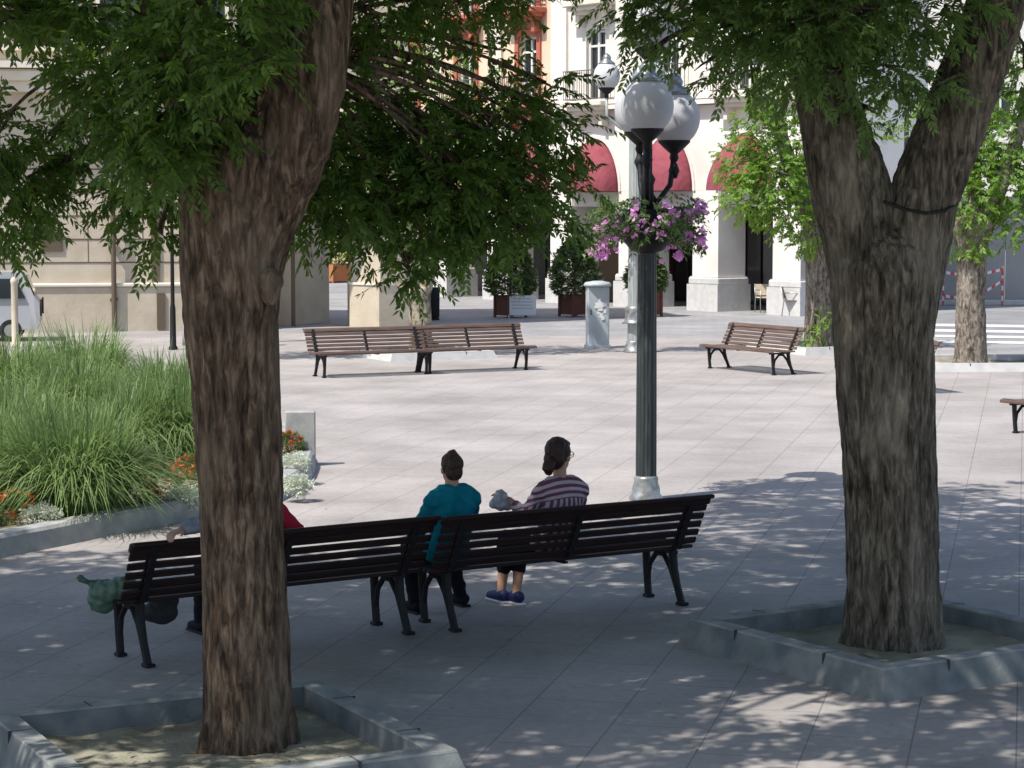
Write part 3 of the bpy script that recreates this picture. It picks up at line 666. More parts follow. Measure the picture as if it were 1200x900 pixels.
def dense(pts, rad, n=6):
    P = []; Q = []
    for i in range(len(pts) - 1):
        for k in range(n):
            t = k / n; P.append(pts[i].lerp(pts[i + 1], t)); Q.append(rad[i] * (1 - t) + rad[i + 1] * t)
    P.append(pts[-1]); Q.append(rad[-1]); return P, Q

# --- left tree
TL = g(288, 884)
lt = empty('locust_tree', TL, 0, 'large brown barked tree at left, its trunk in front of the bench', 'tree')
inv = lambda p: p - TL
YL = TL.y
c, r = px_path([(232, 344, 893, 0), (236, 339, 860, 0), (238, 336, 700, 0), (233, 330, 560, 0), (226, 328, 450, 0), (216, 327, 370, 0), (212, 335, 300, 0), (210, 352, 235, 0), (215, 368, 195, 0), (235, 350, 165, 0.05), (265, 320, 140, 0.1)], YL)
mb = MB(); P1, Q1 = dense([inv(p) for p in c], r, 5); mb.tube(P1, Q1, 28)
c, r = px_path([(240, 350, 250, 0), (285, 388, 160, -0.05), (318, 405, 95, -0.1), (345, 412, 30, -0.1), (352, 420, -40, 0), (372, 430, -150, 0.2), (380, 430, -300, 0.3), (395, 430, -480, 0.2)], YL)
P1, Q1 = dense([inv(p) for p in c], r, 5); mb.tube(P1, Q1, 22)
c, r = px_path([(222, 320, 240, 0), (205, 290, 150, 0.1), (180, 260, 60, 0.3), (150, 220, -60, 0.6), (105, 165, -220, 0.9), (80, 125, -400, 1.0)], YL)
P1, Q1 = dense([inv(p) for p in c], r, 5); mb.tube(P1, Q1, 20)
c, r = px_path([(240, 330, 230, 0.1), (270, 340, 120, 0.5), (290, 345, 0, 1.0), (310, 355, -160, 1.7), (320, 355, -330, 2.3)], YL)
P1, Q1 = dense([inv(p) for p in c], r, 5); mb.tube(P1, Q1, 16)
for (x, y, rr) in ((365, 60, 0.09), (250, 155, 0.1), (245, 200, 0.07), (318, 330, 0.06), (318, 345, 0.05), (340, 200, 0.08), (240, 120, 0.08)):
    p = inv(at(x, y, YL - 0.2)); mb.ball(p, (rr, rr, rr * 1.1), 12, 8)
for k in range(7):
    a = k * 0.9 + 0.1; mb.tube([(0.17 * math.cos(a), 0.17 * math.sin(a), 0.30), (0.235 * math.cos(a), 0.235 * math.sin(a), 0.05), (0.29 * math.cos(a), 0.29 * math.sin(a), -0.12)], [0.07, 0.06, 0.045], 8)
fuse(mb, 'trunk', M['bark'], lt, 0.012, 5, bark_disp(0.016, 3.1))

def twigs(mb, start, clumps, rr=0.035):
    for (c_, r_, n_) in clumps:
        e_ = Vector(c_); s_ = min(start, key=lambda q: (q[0] - e_).length); s0 = s_[0]
        mid = s0.lerp(e_, 0.5) + Vector((0, 0, 0.18 * (e_ - s0).length)) + Vector((random.uniform(-.2, .2), random.uniform(-.2, .2), 0))
        pts = []; rad = []
        for k in range(8):
            t = k / 7; pts.append((s0 * (1 - t) ** 2 + mid * 2 * t * (1 - t) + e_ * t * t)); rad.append(min(rr * (1 + (e_ - s0).length * 0.35), s_[1] * 0.8) * (1 - 0.85 * t) + 0.004)
        mb.tube(pts, rad, 7)
        for k in range(3):
            d = Vector((random.gauss(0, 1), random.gauss(0, 1), random.gauss(-0.2, 0.6))).normalized() * max(r_) * 0.75
            mb.tube([e_ * 0.3 + pts[5] * 0.7, e_ + d * 0.5, e_ + d], [0.012, 0.008, 0.003], 5)

def mk(x, y, dY, rx, rz, n, Y0, T):
    Y = Y0 + dY; p = at(x, y, Y) - T; s = Y / F
    return (tuple(p), (rx * s, rx * s * 0.9, rz * s), n)
vis = [  # x, y, dY, rx(px), rz(px), sprays
 (35, 235, 0.6, 44, 50, 95), (5, 275, 0.9, 40, 40, 75), (60, 190, 1.1, 32, 26, 34), (-20, 190, 0.2, 44, 60, 80), (-5, 40, 0.2, 55, 34, 70), (60, 35, 0.3, 40, 22, 34),
 (120, 105, -0.4, 50, 60, 110), (175, 175, -0.5, 55, 60, 120), (165, 240, 0.3, 36, 40, 60), (185, 295, 0.2, 16, 22, 16), (110, 180, 0.6, 34, 28, 36),
 (220, 90, -0.7, 60, 60, 120), (150, 30, 0.2, 80, 55, 150), (265, 25, -0.8, 70, 50, 130), (300, 100, -0.9, 30, 34, 30), (235, 160, -0.5, 36, 40, 40),
 (200, 215, -0.5, 36, 36, 46),
 (375, 170, 0.9, 32, 70, 60), (365, 270, 1.1, 26, 48, 55), (395, 215, 1.0, 38, 55, 85), (430, 150, 1.3, 50, 42, 95), (455, 240, 1.4, 62, 52, 150), (500, 175, 1.3, 58, 48, 130),
 (430, 300, 1.4, 36, 28, 45), (500, 290, 1.2, 44, 34, 75), (555, 230, 1.3, 58, 50, 140), (585, 165, 1.4, 50, 42, 95), (625, 225, 1.4, 36, 40, 60), (630, 150, 1.5, 38, 34, 42),
 (655, 190, 1.5, 24, 26, 22), (600, 290, 1.3, 36, 30, 38), (650, 270, 1.5, 26, 26, 15), (480, 340, 1.2, 24, 24, 20), (545, 305, 1.3, 32, 22, 28), (410, 255, 1.0, 44, 40, 80), (520, 235, 1.1, 50, 50, 110),
 (680, 235, 1.6, 14, 16, 7), (585, 258, 1.2, 40, 30, 50), (640, 120, 1.6, 26, 12, 10), (670, 170, 1.6, 18, 12, 7),
 (440, 30, 0.9, 60, 55, 120), (530, 25, 1.2, 60, 50, 105), (600, 15, 1.5, 38, 36, 45), (480, 95, 1.2, 40, 18, 22), (570, 80, 1.4, 32, 18, 14), (400, 80, 0.9, 30, 40, 40),
]
cl_l = [mk(a[0], a[1] - 24, a[2], a[3] * 0.9, a[4] * 0.8, int(a[5] * 0.95), YL, TL) for a in vis]
# the crown above the frame
crown_l = []
for i in range(66):
    a = random.uniform(0, 2 * math.pi); rr = math.sqrt(random.random()); z = random.uniform(4.7, 9.3)
    rad = 5.9 * math.sqrt(max(0.05, 1 - ((z - 5.6) / 4.6) ** 2)); 
    x_, y_ = 0.1 + rr * rad * math.cos(a), 0.6 + rr * rad * math.sin(a)
    if (y_ < -3.5): y_ = -3.5 + random.uniform(0, 2)
    if y_ > 0.5: z = max(z, 5.7)
    crown_l.append(((x_, y_, z), (0.95, 0.95, 0.5), 64))
starts_l = [(inv(at(x, y, YL + d)), q) for (x, y, d, q) in ((385, 20, 0, .13), (360, 90, 0, .15), (400, -150, .2, .1), (410, -300, .3, .08), (412, -480, .2, .07), (230, 130, .1, .15), (200, 40, .3, .14), (180, -60, .6, .12), (130, -220, .9, .1), (100, -400, 1, .07), (310, 60, .7, .1), (320, -160, 1.7, .08), (335, -330, 2.3, .07))]
mb = MB(); twigs(mb, starts_l, cl_l, 0.011); twigs(mb, starts_l, crown_l, 0.05); mb.build('branches', M['bark'], lt, smooth=True)
V1 = tree_foliage(cl_l, 0.22, 9, 0.062, 0.026, 0.2)
quads_object('crown', V1, M['leaf'], lt)
V2 = tree_foliage(crown_l, 0.42, 6, 0.17, 0.075, 0.4)
quads_object('upper_crown', V2, M['leaf'], lt)

# --- right tree
TR = g(1048, 763)
rt = empty('locust_tree', TR, 0, 'large grey barked tree at right with a forked trunk, in the stone planter', 'tree')
inv = lambda p: p - TR
YR = TR.y
c, r = px_path([(982, 1112, 775, 0), (988, 1106, 745, 0), (994, 1101, 680, 0), (994, 1100, 600, 0), (986, 1094, 500, 0), (978, 1094, 400, 0), (974, 1104, 320, 0), (985, 1096, 290, 0), (1010, 1075, 270, 0)], YR)
mb = MB(); P1, Q1 = dense([inv(p) for p in c], r, 5); mb.tube(P1, Q1, 28)
c, r = px_path([(990, 1070, 420, 0), (973, 1062, 320, 0), (955, 1045, 235, 0), (943, 1018, 160, 0), (930, 998, 90, 0), (915, 980, 20, 0.1), (890, 950, -80, 0.2), (870, 915, -220, 0.4), (850, 890, -380, 0.5)], YR)
P1, Q1 = dense([inv(p) for p in c], r, 5); mb.tube(P1, Q1, 22)
c, r = px_path([(1005, 1085, 430, 0), (1010, 1103, 330, 0), (1042, 1122, 235, 0), (1072, 1148, 160, 0.0), (1100, 1172, 90, 0), (1128, 1198, 20, 0), (1160, 1225, -80, 0.1), (1195, 1245, -220, 0.2), (1215, 1255, -380, 0.3)], YR)
P1, Q1 = dense([inv(p) for p in c], r, 5); mb.tube(P1, Q1, 22)
c, r = px_path([(960, 1020, 60, 0.2), (1005, 1055, -30, 0.6), (1030, 1072, -150, 1.2), (1045, 1080, -300, 1.8)], YR)
P1, Q1 = dense([inv(p) for p in c], r, 5); mb.tube(P1, Q1, 14)
for k in range(7):     # root flare
    a = k * 0.9 + 0.3; mb.tube([(0.22 * math.cos(a), 0.22 * math.sin(a), 0.26), (0.30 * math.cos(a), 0.30 * math.sin(a), 0.04), (0.34 * math.cos(a), 0.34 * math.sin(a), -0.12)], [0.09, 0.075, 0.05], 8)
fuse(mb, 'trunk', M['bark2'], rt, 0.013, 6, bark_disp(0.017, 9.4))
mb = MB(); mb.tube([inv(at(x, y, YR - d)) for (x, y, d) in ((1035, 236, 0.29), (1060, 245, 0.33), (1085, 250, 0.33), (1108, 247, 0.25), (1121, 240, 0.1))], 0.012, 6); mb.build('cable', M['iron'], rt)
vis = [
 (745, 20, 0.3, 34, 34, 40), (800, 15, 0.2, 55, 36, 85), (790, 60, 0.4, 40, 22, 20), (850, 50, -0.2, 60, 36, 95), (870, 105, 0.4, 45, 18, 22), (905, 40, -0.5, 50, 42, 95),
 (760, 75, 0.5, 14, 18, 7), (735, 55, 0.4, 12, 20, 8), (830, 85, 0.4, 34, 16, 16), (930, 90, -0.6, 40, 42, 62), (960, 40, -0.7, 55, 45, 95), (980, 100, -0.7, 34, 34, 36), (1010, 30, -0.6, 50, 45, 85),
 (1050, 95, -0.5, 38, 38, 60), (1020, 145, -0.3, 26, 26, 26), (1075, 40, -0.5, 46, 40, 70), (1090, 120, -0.5, 30, 24, 24), (1120, 15, -0.5, 50, 28, 55), (1190, 25, 0.6, 26, 50, 40), (1215, 90, 0.7, 28, 55, 50),
 (700, -20, 0.5, 40, 24, 30), (900, 0, 0.0, 110, 22, 100)]
cl_r = [mk(a[0], a[1] - 16, a[2], a[3] * 0.9, a[4] * 0.8, int(a[5] * 0.8), YR, TR) for a in vis]
crown_r = []
for i in range(74):
    a = random.uniform(0, 2 * math.pi); rr = math.sqrt(random.random()); z = random.uniform(5.0, 9.6)
    rad = 6.3 * math.sqrt(max(0.05, 1 - ((z - 6.0) / 4.8) ** 2))
    x_, y_ = -0.4 + rr * rad * math.cos(a), 0.6 + rr * rad * math.sin(a)
    if y_ > 0.5: z = max(z, 5.9)
    crown_r.append(((x_, y_, z), (1.0, 1.0, 0.5), 64))
starts_r = [(inv(at(x, y, YR + d)), q) for (x, y, d, q) in ((965, 100, 0, .15), (945, 20, .1, .15), (920, -80, .2, .12), (890, -220, .4, .1), (870, -380, .5, .08), (1030, -30, .6, .1), (1060, -250, 1.5, .08), (1130, 90, 0, .15), (1165, 0, 0, .14), (1190, -80, .1, .12), (1220, -220, .2, .1), (1235, -380, .3, .08))]
mb = MB(); twigs(mb, starts_r, cl_r, 0.012); twigs(mb, starts_r, crown_r, 0.05); mb.build('branches', M['bark2'], rt, smooth=True)
quads_object('crown', tree_foliage(cl_r, 0.22, 9, 0.062, 0.026, 0.2), M['leafsun'], rt)
quads_object('upper_crown', tree_foliage(crown_r, 0.42, 6, 0.17, 0.075, 0.4), M['leaf'], rt)

# --- a third tree of the row, standing just left of the frame
T3 = Vector((-6.6, 13.0, 0))
t3 = empty('locust_tree', T3, 0, 'tree of the same row just outside the left edge, its leaves and shade reaching in', 'tree')
mb = MB(); mb.tube(*dense([Vector((0, 0, -.05)), Vector((0.05, 0, 1.2)), Vector((-.02, 0, 2.6)), Vector((.1, .1, 4.2)), Vector((.3, .1, 6.5))], [0.33, 0.26, 0.25, 0.2, 0.1], 6), 20)
mb.tube(*dense([Vector((0, 0, 2.4)), Vector((-.6, .2, 4)), Vector((-1.2, .3, 6.4))], [0.2, 0.15, 0.07], 6), 16)
fuse(mb, 'trunk', M['bark'], t3, 0.03, 2, bark_disp(0.014, 5.7))
cr3 = []
for i in range(48):
    a = random.uniform(0, 2 * math.pi); rr = math.sqrt(random.random()); z = random.uniform(4.4, 8.8); rad = 4.7 * math.sqrt(max(0.05, 1 - ((z - 5.4) / 4.2) ** 2))
    cr3.append(((rr * rad * math.cos(a) , -0.9 + rr * rad * math.sin(a), z), (1.1, 1.1, 0.6), 100))
mb = MB(); twigs(mb, [(Vector((.1, .1, 4.2)), .15), (Vector((.3, .1, 6.3)), .09), (Vector((-.8, .2, 4.6)), .12), (Vector((-1.2, .3, 6.2)), .07)], cr3, 0.05); mb.build('branches', M['bark'], t3, smooth=True)
quads_object('crown', tree_foliage(cr3, 0.42, 6, 0.17, 0.075, 0.4), M['leaf'], t3)

# --- far trees
def far_tree(name, base, trunk, limbs, clumps, label, bm, leafm, Y, ll=0.095, lw=0.05, spray=0.24, extra=()):
    T = base; root = empty(name, T, 0, label, 'tree'); iv = lambda p: p - T
    mb = MB(); c, r = px_path(trunk, Y); mb.tube(*dense([iv(p) for p in c], r, 5), 14)
    st_ = [(iv(c[-1]), r[-1])]
    for lb in limbs:
        c, r = px_path(lb, Y); mb.tube(*dense([iv(p) for p in c], r, 4), 10); st_ += [(iv(p), q) for p, q in zip(c[1:], r[1:])]
    fuse(mb, 'trunk', bm, root, 0.03, 2, bark_disp(0.012, 2.2, 3.0, 6.0))
    cl = [mk(*a, Y, T) for a in clumps] + list(extra)
    mb = MB(); twigs(mb, st_, cl, 0.025); mb.build('branches', bm, root, smooth=True)
    quads_object('crown', tree_foliage([(a_, b_, int(c_ * 2.1)) for (a_, b_, c_) in cl], spray, 6, ll, lw, 0.15), leafm, root)
    return root
b1 = g(958, 412)
far_tree('plaza_tree', b1, [(938, 980, 416, 0), (942, 977, 400, 0), (944, 974, 340, 0), (943, 972, 280, 0), (940, 974, 250, 0)],
 [[(940, 966, 265, 0), (918, 938, 200, 0.2), (900, 912, 130, 0.3)], [(950, 975, 265, 0), (958, 978, 190, 0), (962, 974, 110, 0)], [(952, 975, 262, 0), (985, 1000, 200, 0), (1000, 1010, 150, 0)]],
 [(885, 150, -.4, 26, 30, 60), (870, 190, -.2, 32, 26, 60), (905, 205, -.6, 40, 34, 95), (880, 235, -.5, 36, 24, 60), (930, 170, 0, 42, 38, 90), (925, 245, -.4, 42, 30, 80), (950, 275, -.3, 26, 20, 34), (960, 215, 0, 38, 40, 80), (893, 120, 0, 16, 18, 18), (920, 110, .4, 40, 40, 60), (985, 150, .4, 60, 50, 90), (950, 60, .4, 70, 45, 90), (1005, 250, .3, 30, 30, 40), (962, 378, -.3, 12, 16, 10), (950, 392, -.35, 9, 10, 7)],
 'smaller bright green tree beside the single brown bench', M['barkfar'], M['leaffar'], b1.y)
b2 = g(1138, 431)
far_tree('plaza_tree', b2, [(1112, 1162, 436, 0), (1118, 1157, 420, 0), (1121, 1154, 350, 0), (1120, 1157, 290, 0), (1112, 1168, 255, 0)],
 [[(1115, 1140, 270, 0), (1095, 1110, 200, 0), (1080, 1090, 130, .2)], [(1135, 1162, 270, 0), (1170, 1188, 200, 0), (1200, 1212, 120, 0)], [(1130, 1150, 260, 0), (1138, 1150, 180, 0.3), (1140, 1148, 90, 0.4)]],
 [(1130, 235, -.2, 34, 34, 75), (1170, 210, 0, 40, 38, 90), (1195, 260, -.2, 26, 30, 46), (1140, 180, .3, 40, 40, 80), (1190, 160, .2, 44, 40, 90), (1140, 285, -.3, 18, 16, 18), (1225, 210, .2, 40, 60, 80), (1100, 150, .3, 36, 46, 60), (1165, 95, .4, 60, 44, 90), (1095, 215, .2, 22, 34, 30)],
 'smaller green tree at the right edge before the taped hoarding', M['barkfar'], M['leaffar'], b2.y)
b3 = g(493, 419)
far_tree('plane_tree', b3, [(478, 508, 422, 0), (480, 506, 400, 0), (479, 505, 360, 0), (474, 505, 338, 0)],
 [[(474, 492, 350, 0), (455, 467, 318, 0), (436, 446, 285, 0), (425, 433, 240, 0)], [(486, 504, 348, 0), (500, 512, 315, 0), (512, 520, 280, 0), (530, 537, 230, 0)], [(452, 462, 312, 0), (462, 470, 290, 0), (470, 476, 260, 0)]],
 [(430, 200, .3, 60, 50, 70), (520, 190, .2, 60, 55, 80), (480, 130, .3, 80, 50, 90), (560, 120, .3, 50, 50, 50), (470, 235, .2, 40, 30, 30), (400, 130, .4, 50, 40, 50), (480, 60, .3, 60, 40, 60), (500, 395, 0.35, 4, 7, 5)],
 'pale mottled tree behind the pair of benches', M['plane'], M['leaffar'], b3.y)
# off-frame tree whose shade falls behind the left trunk
b4 = g(250, 424)
far_tree('plaza_tree', b4, [(238, 262, 426, 0), (240, 260, 380, 0), (242, 260, 300, 0), (240, 262, 240, 0)], [[(240, 255, 260, 0), (215, 225, 180, 0), (200, 206, 110, 0)], [(245, 260, 260, 0), (275, 285, 180, 0), (290, 296, 100, 0)]],
 [(210, 150, .3, 60, 50, 80), (290, 150, .2, 60, 55, 80), (250, 90, .3, 80, 50, 90), (250, 190, 0, 60, 30, 50)],
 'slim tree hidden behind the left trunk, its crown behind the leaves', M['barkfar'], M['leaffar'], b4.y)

# ---------------------------------------------------------------- planters and kerbs
def ring(mb, half, prof, gap=0.0):
    """prof: (offset outward from the inner square, z), swept round a square"""
    n = len(prof); vs_ = []
    for (o_, z) in prof:
        h = half + o_
        for k, (sx, sy) in enumerate(((-1, -1), (1, -1), (1, 1), (-1, 1))): vs_.append((sx * h, sy * h, z))
    fs = []
    for i in range(n - 1):
        for k in range(4): k2 = (k + 1) % 4; fs.append((i * 4 + k, i * 4 + k2, (i + 1) * 4 + k2, (i + 1) * 4 + k))
    mb.add(vs_, fs)
def planter(c, rz, half, h, label, km, soilm, th=0.12, grp=None):
    root = empty('tree_planter', (c.x, c.y, 0), rz, label, 'planter', grp)
    mb = MB(); ring(mb, half, [(th + 0.075, 0.0), (th + 0.01, h - 0.012), (0.0, h - 0.012), (0.0, 0.02)]); mb.build('kerb_wall', km, root)
    mb = MB(); ring(mb, half, [(th + 0.012, h - 0.014), (th + 0.006, h), (0.003, h), (-0.003, h - 0.014)]); mb.build('kerb_top', M['kerb_top'] if km is M['granite'] else km, root)  # on granite, strip added to carry the painted-in bright top
    for k in range(4):
        rot = Matrix.Rotation(k * math.pi / 2, 3, 'Z')
        for u in (-0.55 * half, 0.5 * half):
            q = rot @ Vector((u, -half - th / 2 - 0.02, h / 2)); MB().box(q, (0.010, th + 0.02, h + 0.003), rot=rot).build('joint', M['jointdark'], root)
    n = 24; vs_ = []; fs = []
    for i in range(n + 1):
        for k in range(n + 1):
            x = -half + 2 * half * i / n; y = -half + 2 * half * k / n
            vs_.append((x * .999, y * .999, 0.055 + 0.03 * noise.noise(Vector((x * 2.2, y * 2.2, c.x))) + 0.012 * noise.noise(Vector((x * 9, y * 9, c.x)))))
    for i in range(n):
        for k in range(n): q = i * (n + 1) + k; fs.append((q, q + n + 1, q + n + 2, q + 1))
    MB().add(vs_, fs).build('soil', soilm, root, smooth=True)
    return root
LPc = Vector((-1.60, 12.12, 0)); e = g(370, 795, 0.2)
ea = Vector((math.cos(R(27)), math.sin(R(27)), 0)); eb = Vector((-ea.y, ea.x, 0))
LPc = e - (ea + eb) * 1.0; LPc.z = 0
planter(LPc, R(27), 0.87, 0.2, 'square stone tree planter in the left foreground corner', M['granite'], M['sand'])
N_ = g(1035, 824); ea = Vector((math.cos(R(32)), math.sin(R(32)), 0)); eb = Vector((-ea.y, ea.x, 0))
RPc = N_ + (ea + eb) * 1.07
planter(RPc, R(32), 0.88, 0.2, 'square stone tree planter around the forked trunk at right', M['granite'], M['sand'])
planter(b1 + Vector((0.1, 0.2, 0)), R(26), 1.0, 0.16, 'low pale kerb square around the tree beside the single bench', M['palekerb'], M['soil'])
planter(b2 + Vector((0.3, 0.25, 0)), R(4), 1.15, 0.16, 'low pale kerb square around the tree at the right edge', M['palekerb'], M['soil'])
planter(b3 + Vector((0.0, 0.25, 0)), R(26), 1.0, 0.16, 'low pale kerb square behind the pair of benches', M['palekerb'], M['soil'])

# fallen leaves and litter (small flakes) on the paving and in the planters
def flakes(n, area, zf, size):
    x = rng.uniform(area[0], area[1], n); y = rng.uniform(area[2], area[3], n); a = rng.uniform(0, 6.28, n); s = size * rng.uniform(0.5, 1.3, n)
    c = np.stack([x, y, np.full(n, zf)], 1); u = np.stack([np.cos(a), np.sin(a), rng.uniform(-.1, .1, n)], 1) * s[:, None]; v = np.stack([-np.sin(a), np.cos(a), rng.uniform(-.1, .1, n)], 1) * s[:, None] * 0.45
    return np.stack([c - u, c - v, c + u, c + v], 1)
fl = quads_object('fallen_leaves', np.concatenate([flakes(650, (-6, 6, 11, 24), 0.012, 0.016), flakes(260, (2, 3.4, 14.4, 16), 0.085, 0.018), flakes(260, (-2.2, -.9, 11.4, 12.9), 0.085, 0.018)]), leaf_mat('dry_leaf', (0.10, 0.075, 0.03), (0.25, 0.19, 0.08), 0.1), None)
tag(fl, kind='stuff', label='dry leaflets scattered on the paving and in the planters', cat='leaf litter')

# ---------------------------------------------------------------- flower bed
outer = [g(x, y) for (x, y) in ((-420, 790), (-250, 716), (-100, 678), (0, 655), (70, 641), (130, 628), (190, 616), (240, 607), (290, 599), (325, 590), (350, 577), (366, 562), (371, 549), (364, 535), (345, 520))]
outer += [Vector((-3.6, 31.5, 0)), Vector((-5.0, 35, 0)), Vector((-8, 38, 0)), Vector((-14, 39, 0)), Vector((-18, 30, 0)), Vector((-14, 17, 0)), Vector((-6.5, 14.5, 0))]
outer = outer[2:-1] + [Vector((-12, 17.0, 0))]
bed = empty('flower_bed', outer[0], 0, 'raised flower bed with a curved concrete kerb at left', 'flower bed')
npt = len(outer); ctr = sum(outer, Vector()) / npt
def inset(i, d):
    a = outer[(i - 1) % npt]; b = outer[(i + 1) % npt]; t = (b - a).normalized(); nrm = Vector((-t.y, t.x, 0)); 
    return outer[i] + nrm * d
vs_ = []; fs = []; prof = [(0, 0), (0.04, 0.17), (0.07, 0.2), (0.26, 0.2), (0.28, 0.18), (0.28, 0.05)]
for i in range(npt):
    for (o_, z) in prof: p = inset(i, o_) - outer[0]; vs_.append((p.x, p.y, z))
m_ = len(prof)
for i in range(npt):
    k = (i + 1) % npt
    for j in range(m_ - 1): fs.append((i * m_ + j, k * m_ + j, k * m_ + j + 1, i * m_ + j + 1))
MB().add(vs_, fs).build('kerb', M['kerb'], bed)
sp_ = [inset(i, 0.27) - outer[0] for i in range(npt)]
me = bpy.data.meshes.new('soil'); me.from_pydata([(p.x, p.y, 0.15) for p in sp_], [], [tuple(range(npt))]); me.materials.append(M['soil']); o = bpy.data.objects.new('soil', me); col.objects.link(o); o.parent = bed
# upright stone block on its edge
bk = g(348, 549, 0.0); bo = MB(); bo.box((0, 0, 0.33), (0.36, 0.16, 0.66), bev=0.015); o = bo.build('stone_block', M['kerb']); o.location = (bk.x + 0.02, bk.y + 0.25, 0.0); o.rotation_euler = (0, 0, R(5))
tag(o, 'upright grey stone slab at the end of the flower bed', 'stone slab')

def grass_clump(base, h, rad, n, label):
    root_z = 0.14
    h *= 1.18; rad *= 1.2; n = int(n * 1.0)
    a = rng.uniform(0, 2 * np.pi, n); r0 = rad * 0.5 * np.sqrt(rng.random(n)); lean = rng.uniform(0.2, 1.3, n)
    hh = h * rng.uniform(0.5, 1.12, n); out = rad * lean * rng.uniform(0.6, 1.15, n)
    aa = a + rng.normal(0, 0.6, n); seg = 5; W = 0.0078 * rng.uniform(0.6, 1.4, n)
    P = []
    for s in range(seg + 1):
        t = s / seg
        ro = r0 + out * t ** 1.6; z = hh * (1.0 - 0.1 * lean) * (1.12 * t - 0.80 * lean * t ** 2.6)
        P.append(np.stack([np.cos(a) * r0 + np.cos(aa) * (ro - r0), np.sin(a) * r0 + np.sin(aa) * (ro - r0), z], 1))
    side = np.stack([-np.sin(aa + rng.normal(0, .5, n)), np.cos(aa), np.zeros(n)], 1)
    V = []; Fq = []; 
    w = [1, 1.1, 1.0, 0.85, 0.55, 0.08]
    verts = np.stack([np.stack([P[s] - side * (W * w[s])[:, None], P[s] + side * (W * w[s])[:, None]], 1) for s in range(seg + 1)], 1).reshape(-1, 3)
    idx = np.arange(n)[:, None] * (2 * (seg + 1)) + (np.arange(seg) * 2)[None]
    faces = np.stack([idx, idx + 1, idx + 3, idx + 2], -1).reshape(-1, 4)
    me = bpy.data.meshes.new('ornamental_grass'); me.from_pydata(verts.tolist(), [], faces.tolist()); me.materials.append(M['grass'])
    o = bpy.data.objects.new('ornamental_grass', me); col.objects.link(o); o.location = (base.x, base.y, root_z)
    tag(o, label, 'ornamental grass', 'ornamental grass clumps in the flower bed'); return o
GL = [(85, 598, 1.12, 0.78, 2500, 'widest grass clump, at the front of the flower bed above the kerb'),
 (-25, 588, 1.1, 0.75, 1500, 'grass clump cut by the left picture edge, just behind the orange flowers'),
 (20, 545, 1.05, 0.7, 1500, 'grass clump behind the front one, near the left picture edge'),
 (150, 548, 1.05, 0.6, 1500, 'grass clump behind the orange and red flowers'),
 (212, 545, 1.1, 0.6, 1500, 'grass clump right beside the left trunk'),
 (235, 505, 1.05, 0.6, 1000, 'grass clump half hidden behind the left trunk'),
 (95, 500, 1.05, 0.75, 1700, 'grass clump at mid depth in the middle of the bed'),
 (100, 455, 1.1, 0.9, 1700, 'rearmost grass clump, in front of the stone wall'),
 (10, 470, 1.1, 0.85, 1500, 'rear grass clump in front of the parked van'),
 (-60, 500, 1.1, 0.8, 900, 'grass clump mostly outside the left picture edge'),
 (185, 470, 0.8, 0.7, 1100, 'low rear grass clump before the thin dark pole')]
for (x, y, h, r_, n, lb) in GL: grass_clump(g(x, y, 0.15), h, r_, n, lb)

def low_plant(name, base, r_, h, nleaf, nfl, leafm, flm, label, cat, group, fs=0.022):
    root = empty(name, (base.x, base.y, 0.13), 0, label, cat, group)
    P, d = clump_points((0, 0, h * 0.45), (r_, r_, h * 0.5), nleaf, 0.2); P[:, 2] = np.abs(P[:, 2])
    D = unit(d + np.array([0, 0, 0.5])); quads_object('foliage', sprays(P, D, 0.07, 3, 0.04, 0.014, 0.2), leafm, root)
    if nfl:
        P, d = clump_points((0, 0, h * 0.55), (r_, r_, h * 0.55), nfl, 0.9); P = P[P[:, 2] > h * 0.25]; n = len(P)
        Q = []
        for k in range(5):
            a = rng.uniform(0, 6.28, n); u = unit(np.stack([np.cos(a), np.sin(a), rng.normal(0, .5, n)], 1)) * fs; v = unit(np.cross(u, rng.normal(0, 1, (n, 3)) + np.array([0, 0, 1.5]))) * fs * 0.6
            Q.append(np.stack([P, P + u * .6 + v, P + u * 1.3, P + u * .6 - v], 1))
        quads_object('flowers', np.concatenate(Q), flm, root)['kind'] = 'stuff'
    return root
for (x, y, r_, h, lb) in ((192, 582, 0.30, 0.34, 'largest orange and red flower clump, by the kerb near the left trunk'), (160, 592, 0.2, 0.3, 'small red flower clump between the grass and the orange flowers'),
    (14, 612, 0.24, 0.3, 'orange flower clump near the left picture edge'), (-30, 618, 0.2, 0.28, 'orange flower clump outside the left picture edge'), (340, 533, 0.14, 0.28, 'orange red flower clump beside the stone slab'), (225, 560, 0.2, 0.25, 'orange flower clump beside the left trunk')):
    low_plant('marigold_plant', g(x, y, 0.15), r_, h, 260, 95, M['lowleaf'], M['marigold'], lb, 'flowers', 'orange flower clumps in the bed')
for (x, y, r_, h, lb) in ((48, 614, 0.2, 0.18, 'silver white leafy plant at the front of the bed near the left edge'), (218, 590, 0.2, 0.16, 'silver white leafy plant by the kerb beside the left trunk'), (345, 553, 0.17, 0.2, 'silver white leafy plant below the stone slab'), (348, 572, 0.14, 0.12, 'silver white leafy plant at the rounded end of the kerb')):
    low_plant('dusty_plant', g(x, y, 0.15), r_ * .8, h, 300, 0, M['white_leaf'], None, lb, 'plant', 'silver leaved plants in the bed')

